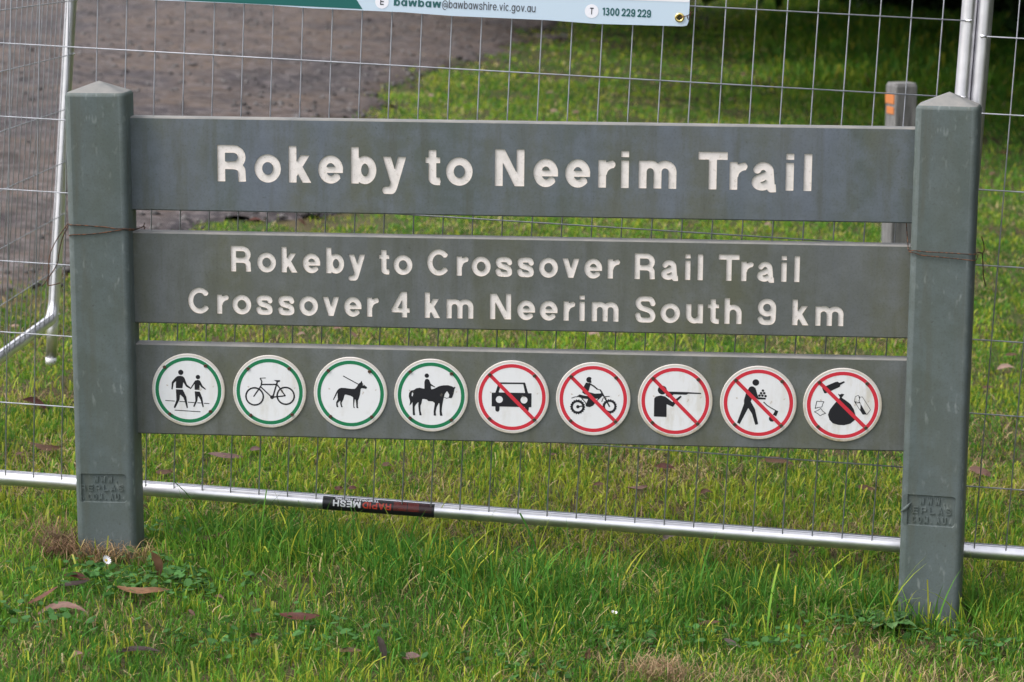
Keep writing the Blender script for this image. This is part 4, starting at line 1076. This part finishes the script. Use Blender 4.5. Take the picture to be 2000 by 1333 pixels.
# ------------------------------------------------------------------ temporary fence panels
A0 = Vector((.8181, .115, -.4414))
e1, e2, en = Vector((0.99828048, -0.04295254, -0.03988941)), Vector((0.03985254, -0.00171472, 0.9992041)), Vector((-0.04298675, -0.99907564, 0))
RT = .016
def frame_pts(u0, u1, v0, v1, r, a, b, o):
    L = []
    for cu_, cv_, a0 in ((u1 - r, v0 + r, -90), (u1 - r, v1 - r, 0), (u0 + r, v1 - r, 90), (u0 + r, v0 + r, 180)):
        for i in range(7):
            t_ = R(a0 + 15 * i); L.append(o + a * (cu_ + r * math.cos(t_)) + b * (cv_ + r * math.sin(t_)))
    return L
def fence_panel(label, org, a, b, nn, u0, u1, v1, wires_u, rows_v, feet=True):
    p = thing('fence_panel', label, 'fence panel', org, 'temporary mesh fence panels')
    Z = Vector((0, 0, 0))
    V, F = tube(frame_pts(u0, u1, 0, v1, .052, a, b, Z), RT, 16, closed=True)
    obj('tube_frame', mesh('tube_frame', V, F, M['galv'], smooth=True), p)
    if feet:
        for u in (u0, u1):
            V, F = tube([a * u + b * .05, a * u - b * .115], RT * .98, 12)
            ft = obj('foot', mesh('foot', V, F, M['galv'], smooth=True), p)
            V, F = tube([b * -.114 + a * u, b * -.134 + a * u], [RT * 1.02, RT * .9], 12)
            obj('foot_plug', mesh('foot_plug', V, F, M['plug'], smooth=True), ft)
    off = nn * .0125
    V, F = tube([off + b * .003, off + b * (v1 - .003)], .00135, 6); wv = mesh('vertical_wire', V, F, M['wire'], smooth=True)
    for u in wires_u: obj('vertical_wire', wv, p, a * u)
    V, F = tube([off + nn * .003 + a * (u0 - .006), off + nn * .003 + a * (u1 + .006)], .0014, 6); wh = mesh('horizontal_wire', V, F, M['wire'], smooth=True)
    for v in rows_v: obj('horizontal_wire', wh, p, b * v if v > .05 else b * .0175 - nn * .010)
    # weld blobs where the rows meet the end tubes
    q = MB()
    for v in rows_v:
        for u in (u0, u1):
            V, F = tube([off + nn * .001 + a * (u - .007 * (1 if u == u1 else -1)) + b * v, off + nn * .0035 + a * (u + .006 * (1 if u == u1 else -1)) + b * v], .0034, 6); q.add(V, F, 0, True)
    obj('weld', q.mesh('weld', [M['galv']]), p, kind='stuff')
    return p
s_ = .0626
wu = [-31 * s_ + k * s_ for k in range(-6, 32)]
rows = [.0128] + [.1721 + .1553 * k for k in range(12)]
main = fence_panel('silver mesh fence panel directly behind the sign, black sticker on its bottom rail', A0, e1, e2, en, -37.4 * s_, .0527, 2.06, wu, rows)
# brand sticker wrapped on the bottom rail
su0, su1 = -1.2369, -.9939
def on_rail(u, ang, rr):
    d = en * math.cos(ang) + e2 * math.sin(ang); return e1 * u + d * rr
st = MB(); n = 22; a0, a1 = R(-150), R(66)
V = [on_rail(u, a0 + (a1 - a0) * k / n, RT + .0006) for u in (su0, su1) for k in range(n + 1)]
st.add(V, [(k, k + 1, k + n + 2, k + n + 1) for k in range(n)], 0, True)
sticker = obj('brand_sticker', st.mesh('brand_sticker', [M['sticker']]), main)
def split_tall(P, T, lim=.0026):
    P = [tuple(p) for p in P]; todo = [tuple(t_) for t_ in T]; done = []
    while todo:
        a, b, c = todo.pop()
        E3 = [(abs(P[i][1] - P[j][1]), i, j, k) for i, j, k in ((a, b, c), (b, c, a), (c, a, b))]
        h_, i, j, k = max(E3)
        if h_ <= lim: done.append((a, b, c)); continue
        m_ = len(P); P.append(((P[i][0] + P[j][0]) / 2, (P[i][1] + P[j][1]) / 2))
        todo += [(i, m_, k), (m_, j, k)]
    return P, done
LN = su1 - su0
def sticker_part(loops_sets, name, m):
    q = MB()
    for loops in loops_sets:
        P, T = split_tall(*fill(loops))
        # text runs from right to left, upside down
        q.add([on_rail(su1 - x, -z / RT, RT + .0012) for x, z in P], [t_[::-1] for t_ in T], 0, True)
    obj(name, q.mesh(name, [m]), sticker)
zt = lambda z: z     # arc length below the rail's mid line counts as up on the upturned sticker
sticker_part(text_loops('RAPID', .0935, -.0099, .0131, .19, gap=.12, fit=.062, cell=.03), 'lettering', M['sticker_red'])
sticker_part(text_loops('MESH', .1600, -.0099, .0131, .19, gap=.12, fit=.060, cell=.03), 'lettering', M['sticker_white'])
sticker_part(text_loops('TEMPORARY FENCING', .1215, -.0158, .0050, .20, gap=.14, fit=.094, cell=.05), 'lettering', M['sticker_white'])
gr = []
for bx, nb, mm in ((.060, 12, 'sticker_grid'), (.034, 10, 'sticker_grid'), (.006, 12, 'sticker_dark_red')):
    gr = []
    for k in range(nb):
        for j in range(8):
            x_, z_ = bx + k * .0024, -.0155 + j * .0024
            gr.append([[(x_, z_), (x_ + .0013, z_), (x_ + .0013, z_ + .0014), (x_, z_ + .0014)]])
    sticker_part(gr, 'dot_grid', M[mm])

# the next panel to the right
A1 = A0 + e1 * .0
nxt = fence_panel('silver mesh fence panel right of the right post, running out of the picture', A0, e1, e2, en, .0845, 2.4, 2.06, [.1507 + k * .0655 for k in range(34)], [.0128] + [.1415 + .1555 * k for k in range(13)])
# the rear panel at the left, end post out on the grass
B0 = Vector((-1.4470, 1.907, -.3098)); bd = Vector((.028, -.627, .013)).normalized(); bu = (Vector((-1.3769, 1.907, .5912)) - Vector((-1.4544, 1.907, -.4287))).normalized()
bu = (bu - bd * bu.dot(bd)).normalized(); bn = bu.cross(bd).normalized()
if bn.x < 0: bn = -bn
rear = fence_panel('silver mesh fence panel at the left with its end post out on the grass', B0, -bd, bu, bn, -1.66, 0.0, 2.0, [-.06 - .0626 * k for k in range(25)], [.0128] + [.151 + .1505 * k for k in range(12)])

# ------------------------------------------------------------------ banner
bo = A0 + en * .022
banner = thing('banner', 'pale blue and teal council contact banner tied to the fence above the sign', 'banner', bo)
def flat(loops_sets, off, bend=True):
    q = MB()
    for loops in loops_sets:
        P, T = fill(loops); q.add([e1 * x + e2 * z + en * off for x, z in P], T)
    return q
u0, u1, v0, v1 = -1.80, -.512, 1.0612, 1.62
rc = .012
outline = [(u0, v0 - .006), (-1.60, v0 - .004)] + [(-1.5 + .1 * k, v0 - .0025 + .0012 * math.sin(k * 2.1)) for k in range(9)] + [(u1 - rc, v0 + .001), (u1 - .003, v0 + .003), (u1, v0 + rc), (u1, v1), (u0, v1)]
q = flat([[outline]], .0012)
b_ = len(outline); q.add([e1 * x + e2 * z + en * .0012 for x, z in outline] + [e1 * x + e2 * z for x, z in outline], [(i, i + b_, (i + 1) % b_ + b_, (i + 1) % b_) for i in range(b_)]); 
P, T = fill([outline]); q.add([e1 * x + e2 * z for x, z in P], [t_[::-1] for t_ in T])
obj('sheet', q.mesh('sheet', [M['banner']]), banner)
obj('teal_corner', flat([[[(u0 + .002, v0 - .003), (-1.1875, v0 + .0005), (-1.262, v0 + .105), (u0 + .002, v0 + .105)]]], .0016).mesh('teal_corner', [M['banner_teal']]), banner)
obj('white_band', flat([[[(-.69, v0 + .0475), (u1 - .001, v0 + .0505), (u1 - .001, v1 - .002), (-.69, v1 - .002)]]], .0016).mesh('white_band', [M['banner_white']]), banner)
for (cu_, cv_, ch) in ((-1.1473, 1.0790, 'E'), (-.7116, 1.0830, 'T')):
    bdg = obj('round_badge', flat([[[(cu_ + .0142 * x, cv_ + .0142 * z) for x, z in circ(1, 28)]]], .0017).mesh('round_badge', [M['banner_white']]), banner)
    obj('lettering', flat(text_loops(ch, cu_ - .0036, cv_ - .0066, .0135, .17, fit=.0074), .0021).mesh('lettering', [M['ink_black']]), bdg)
def slanted(sets, k, x0):
    return [[[(x, z + k * (x - x0)) for x, z in L] for L in s] for s in sets]
em_w = .2949; bw = .099
obj('lettering', flat(slanted(text_loops('bawbaw', -1.1224, 1.0725, .0165, .185, True, .10, bw, .03), .006, -1.1224), .0018).mesh('lettering', [M['ink_teal']]), banner)
obj('lettering', flat(slanted(text_loops('@bawbawshire.vic.gov.au', -1.1224 + bw + .002, 1.0731, .0165, .135, True, .11, em_w - bw - .002, .03), .006, -1.02), .0018).mesh('lettering', [M['ink_grey']]), banner)
obj('lettering', flat(slanted(text_loops('1300 229 229', -.6891, 1.0758, .0158, .19, True, .08, .0995, .03, .24), .006, -.6891), .0018).mesh('lettering', [M['ink_teal']]), banner)
q = MB(); cu_, cv_ = -.5309, 1.0797; V = []
for rr, oo in ((.0048, .0010), (.0052, .0035), (.0072, .0046), (.0094, .0038), (.0100, .0014)):
    V += [e1 * (cu_ + rr * x) + e2 * (cv_ + rr * z) + en * oo for x, z in circ(1, 20)]
q.add(V, [(j * 20 + k, j * 20 + (k + 1) % 20, j * 20 + 20 + (k + 1) % 20, j * 20 + 20 + k) for j in range(4) for k in range(20)], 0, True)
eye = obj('eyelet', q.mesh('eyelet', [M['brass']]), banner)
q = MB(); q.add([e1 * (cu_ + .0049 * x) + e2 * (cv_ + .0049 * z) + en * .0016 for x, z in circ(1, 16)], [tuple(range(16))])
obj('eyelet_hole', q.mesh('eyelet_hole', [mat('dark_hole', .9, (.02, .03, .015))]), eye)

# ------------------------------------------------------------------ rusty wire ties
def tie(name, label, strands, r=.0014, org=None):
    org = Vector(org or strands[0][0]); q = MB()
    for st_ in strands:
        pts = [Vector(p) - org for p in st_]
        fine = []
        P_ = [pts[0]] + pts + [pts[-1]]
        for i in range(1, len(P_) - 2):
            for k in range(4):
                t_ = k / 4; p0, p1, p2, p3 = P_[i - 1:i + 3]
                fine.append(.5 * ((2 * p1) + (p2 - p0) * t_ + (2 * p0 - 5 * p1 + 4 * p2 - p3) * t_ ** 2 + (3 * p1 - p0 - 3 * p2 + p3) * t_ ** 3))
        fine.append(pts[-1])
        V, F = tube(fine, r, 6); q.add(V, F, 0, True)
    return thing('wire_tie', label, 'wire', org, 'rusty wire ties', q.mesh('wire_tie', [M['rust']]))
yb = .07
tie('wire_tie', 'rusty wire wound round the left post with a loose hanging loop', [
    [(-0.91, .06, .232), (-.911, -.02, .2325), (-0.9075, -.046, .2318), (-0.895, -0.0495, 0.2313), (-0.8798, -0.0495, 0.2312), (-0.8533, -0.0495, 0.2295), (-0.8321, -0.0495, 0.2283), (-0.8109, -0.0495, 0.2255), (-0.7895, -0.0488, 0.2255), (-.779, -.040, .2235), (-.7765, 0.0, .2195), (-.7755, .05, .217), (-.776, .072, .222)],
    [(-0.91, .06, .206), (-.911, -.02, .2065), (-0.9075, -.046, .2092), (-0.8983, -0.0495, 0.2113), (-0.8749, -0.0495, 0.2123), (-0.8483, -0.0495, 0.2149), (-0.8217, -0.0495, 0.219), (-0.797, -0.0495, 0.2232), (-.7785, -.038, .221), (-.776, .0, .2185), (-.775, .05, .2165), (-.7735, .06, .2135), (-.779, .064, .205)],
    [(-.911, -.02, .2325), (-0.921, 0.0, 0.2274), (-0.9466, 0.0, 0.1917), (-0.9614, 0.0, 0.1593), (-0.9643, 0.0, 0.1271), (-0.9671, 0.0, 0.1023), (-0.9629, 0.0, 0.097), (-0.9401, 0.0, 0.1028)],
    [(-.911, -.02, .232), (-0.9225, 0.01, 0.2228), (-0.9361, 0.01, 0.1958), (-0.9444, 0.01, 0.1635), (-0.9482, 0.01, 0.142), (-0.965, 0.01, 0.1148), (-0.9818, 0.01, 0.0929)]], .0011)
tie('wire_tie', 'rusty wire wound twice round the right post with a thin tail', [
    [(.7985, .05, .258), (.7990, .02, .235), (.7985, -.02, .214), (.7995, -.035, .2085), (0.8139, -0.0425, 0.2085), (0.834, -0.0461, 0.2072), (0.874, -0.0532, 0.2069), (0.9039, -0.0584, 0.2062), (0.922, -0.0605, 0.2057), (.931, -.050, .205), (.942, .02, .199), (0.9541, 0.045, 0.193)],
    [(.7985, -.02, .214), (.7995, -.036, .2065), (0.8111, -0.0419, 0.2035), (0.8243, -0.0443, 0.2), (0.8543, -0.0497, 0.1982), (0.8843, -0.055, 0.1965), (0.9143, -0.0602, 0.1942), (.928, -.056, .193), (0.9385, 0.0, 0.1881), (0.944, 0.03, 0.1922)],
    [(0.9511, 0.045, 0.228), (0.9558, 0.045, 0.2144), (0.9575, 0.045, 0.1987), (0.9547, 0.045, 0.1912), (0.9567, 0.045, 0.1671), (0.9586, 0.045, 0.146), (0.9646, 0.045, 0.125)]], .0011)
ey = bo + e1 * cu_ + e2 * cv_
tie('wire_tie', 'short rusty twist of wire through the banner eyelet', [
    [ey + en * .001, ey + en * .007 + e1 * .006 + e2 * .002, ey + e1 * .018 + e2 * .006 + en * .003, ey + e1 * .026 + e2 * .014 - en * .006], [ey + e1 * .015 + e2 * .004 + en * .002, ey + e1 * .019 - e2 * .004, ey + e1 * .022 + e2 * .012 - en * .004, ey + e1 * .017 + e2 * .02 - en * .006]], .0009)

# ------------------------------------------------------------------ timber marker post behind
mp = thing('marker_post', 'short grey timber marker post with orange reflectors behind the right sign post', 'post', (1.111, 4.245, -.60))
w = .088; H = .81; mb = MB()
bs = rounded_rect(w, w, .006, 2); nb = len(bs)
V = [(x, y, 0) for x, y in bs] + [(x, y, H - .012) for x, y in bs] + [(x * .9, y * .9, H) for x, y in bs]
mb.add(V, [(j * nb + i, j * nb + (i + 1) % nb, (j + 1) * nb + (i + 1) % nb, (j + 1) * nb + i) for j in range(2) for i in range(nb)] , 0)
mb.add([V[2 * nb + i] for i in range(nb)], [tuple(range(nb))], 1)
mp.rotation_euler.z = R(20)
obj('timber_post', mb.mesh('timber_post', [M['timber'], M['top']]), mp)
for z0, z1, k in ((.735, .770, 1.0), (.698, .724, .75)):
    mb = MB(); x = -w / 2
    Vv = [(x - .003 * s, yy, zz) for s in (0, 1) for yy, zz in ((-w * .42, z0), (w * .42 * k - w * .1 * (1 - k) * 2, z0), (w * .42 * k - w * .1 * (1 - k) * 2, z1), (-w * .42, z1))]
    mb.add(Vv, [(4, 7, 6, 5), (0, 1, 5, 4), (1, 2, 6, 5), (2, 3, 7, 6), (3, 0, 4, 7)])
    obj('reflector', mb.mesh('reflector', [M['orange']]), mp)

# ------------------------------------------------------------------ trees whose shade darkens the far right
def leaf_cloud(blobs, n, size, hue):
    bi = rng.integers(0, len(blobs), n); B = np.array(blobs)
    d = rng.normal(0, 1, (n, 3)); d /= np.linalg.norm(d, axis=1)[:, None]
    r = rng.random(n) ** .45
    Cc_ = B[bi, :3] + d * (B[bi, 3:6] * r[:, None])
    a = rng.normal(0, 1, (n, 3)); a /= np.linalg.norm(a, axis=1)[:, None]
    b = np.cross(a, rng.normal(0, 1, (n, 3))); b /= np.linalg.norm(b, axis=1)[:, None]
    s = size * rng.uniform(.6, 1.3, (n, 1))
    V = np.stack([Cc_ - a * s, Cc_ + b * s * .38, Cc_ + a * s, Cc_ - b * s * .38], 1).reshape(-1, 3)
    F = (4 * np.arange(n)[:, None] + np.arange(4))
    col = np.array(hue) * rng.uniform(.6, 1.4, (n, 1)) * rng.uniform(.9, 1.1, (n, 3))
    return V, F, np.repeat(col, 4, 0)
def tree(x, y, H, spread, low, label, nleaf=16000, trunk_r=.22, lean=(0, 0)):
    z = float(ground_z(x, y)); t_ = thing('tree', label, 'tree', (x, y, z), 'dark trees shading the far grass')
    q = MB()
    V, F = tube([(0, 0, -.2), (.02, 0, .3), (.08 + lean[0] * .15, .05 + lean[1] * .15, low + .6), (lean[0] * .6, lean[1] * .6, H * .6), (lean[0], lean[1], H * .85)], [trunk_r * 1.35, trunk_r, trunk_r * .8, trunk_r * .5, .05], 10); q.add(V, F, 0, True)
    blobs = []
    for k in range(9):
        a = k * 2.4 + x; rad = spread * (.35 + .5 * ((k * 37) % 10) / 10); zz = low + (H - low) * (.12 + .8 * ((k * 53) % 10) / 10)
        end = Vector((lean[0] + rad * math.cos(a), lean[1] + rad * math.sin(a), zz))
        V, F = tube([(lean[0] * .2, lean[1] * .2, low + .9 + .3 * (k % 3)), end * .5 + Vector((0, 0, .4)), end], [trunk_r * .4, trunk_r * .25, .03], 6); q.add(V, F, 0, True)
        blobs.append((*end, spread * .55, spread * .55, (H - low) * .24))
    blobs += [(lean[0] + spread * .5 * math.cos(a), lean[1] + spread * .5 * math.sin(a), low + .55, spread * .6, spread * .6, .5) for a in (0, 1.3, 2.6, 3.9, 5.2)]
    obj('trunk', q.mesh('trunk', [M['bark']]), t_)
    V, F, C = leaf_cloud(blobs, nleaf, .21, (.035, .070, .018))
    c = colour_mesh('crown', V, np.zeros((0, 3), int), F, C, M['foliage']); c.parent = t_
tree(5.0, 10.6, 6.5, 3.2, 1.55, 'dark tree standing off the right edge nearest the fence', 22000, lean=(-2.4, .9))
tree(5.6, 4.0, 6.5, 2.8, 1.0, 'dark tree off the right edge level with the marker post', 16000)
tree(5.2, -1.2, 6.0, 2.6, .9, 'dark tree off the right edge level with the sign', 14000)
tree(7.4, 13.6, 7.0, 4.8, 1.25, 'dark tree standing off the right edge behind the fence', 30000, lean=(-2.6, .6))
tree(7.4, 19.8, 7.5, 5.4, 1.2, 'dark tree beyond the grass at the upper right corner', 34000, lean=(-2.2, 0))
tree(2.6, 25.0, 8.0, 5.6, 1.15, 'dark tree behind the nearer one at the upper right', 36000, lean=(-.1, -5.2))
tree(5.2, 28.5, 8.0, 5.6, 1.6, 'dark tree furthest back at the upper right', 22000, lean=(0, -2))
def shrub(x, y, H, w, label):
    z = float(ground_z(x, y)); s = thing('shrub', label, 'shrub', (x, y, z), 'dark shrubs at the upper right')
    q = MB()
    for k in range(7):
        a = k * .9; V, F = tube([(0, 0, -.05), (w * .3 * math.cos(a), w * .3 * math.sin(a), H * .5), (w * .6 * math.cos(a), w * .6 * math.sin(a), H * .85)], [.03, .02, .006], 6); q.add(V, F, 0, True)
    obj('stems', q.mesh('stems', [M['bark']]), s)
    V, F, C = leaf_cloud([(0, 0, H * .45, w, w, H * .5), (w * .4, .2, H * .3, w * .8, w * .8, H * .35), (-w * .4, -.1, H * .3, w * .8, w * .8, H * .35)], 5200, .10, (.028, .058, .016))
    c = colour_mesh('foliage', V, np.zeros((0, 3), int), F, C, M['foliage']); c.parent = s
shrub(4.5, 19.2, 1.6, 1.1, 'dark leafy shrub in the top right corner')
shrub(5.6, 17.2, 1.8, 1.2, 'dark leafy shrub right of the corner one, mostly out of the picture')
shrub(3.4, 24.6, 1.6, 1.3, 'dark leafy shrub deeper in the shade left of the corner')
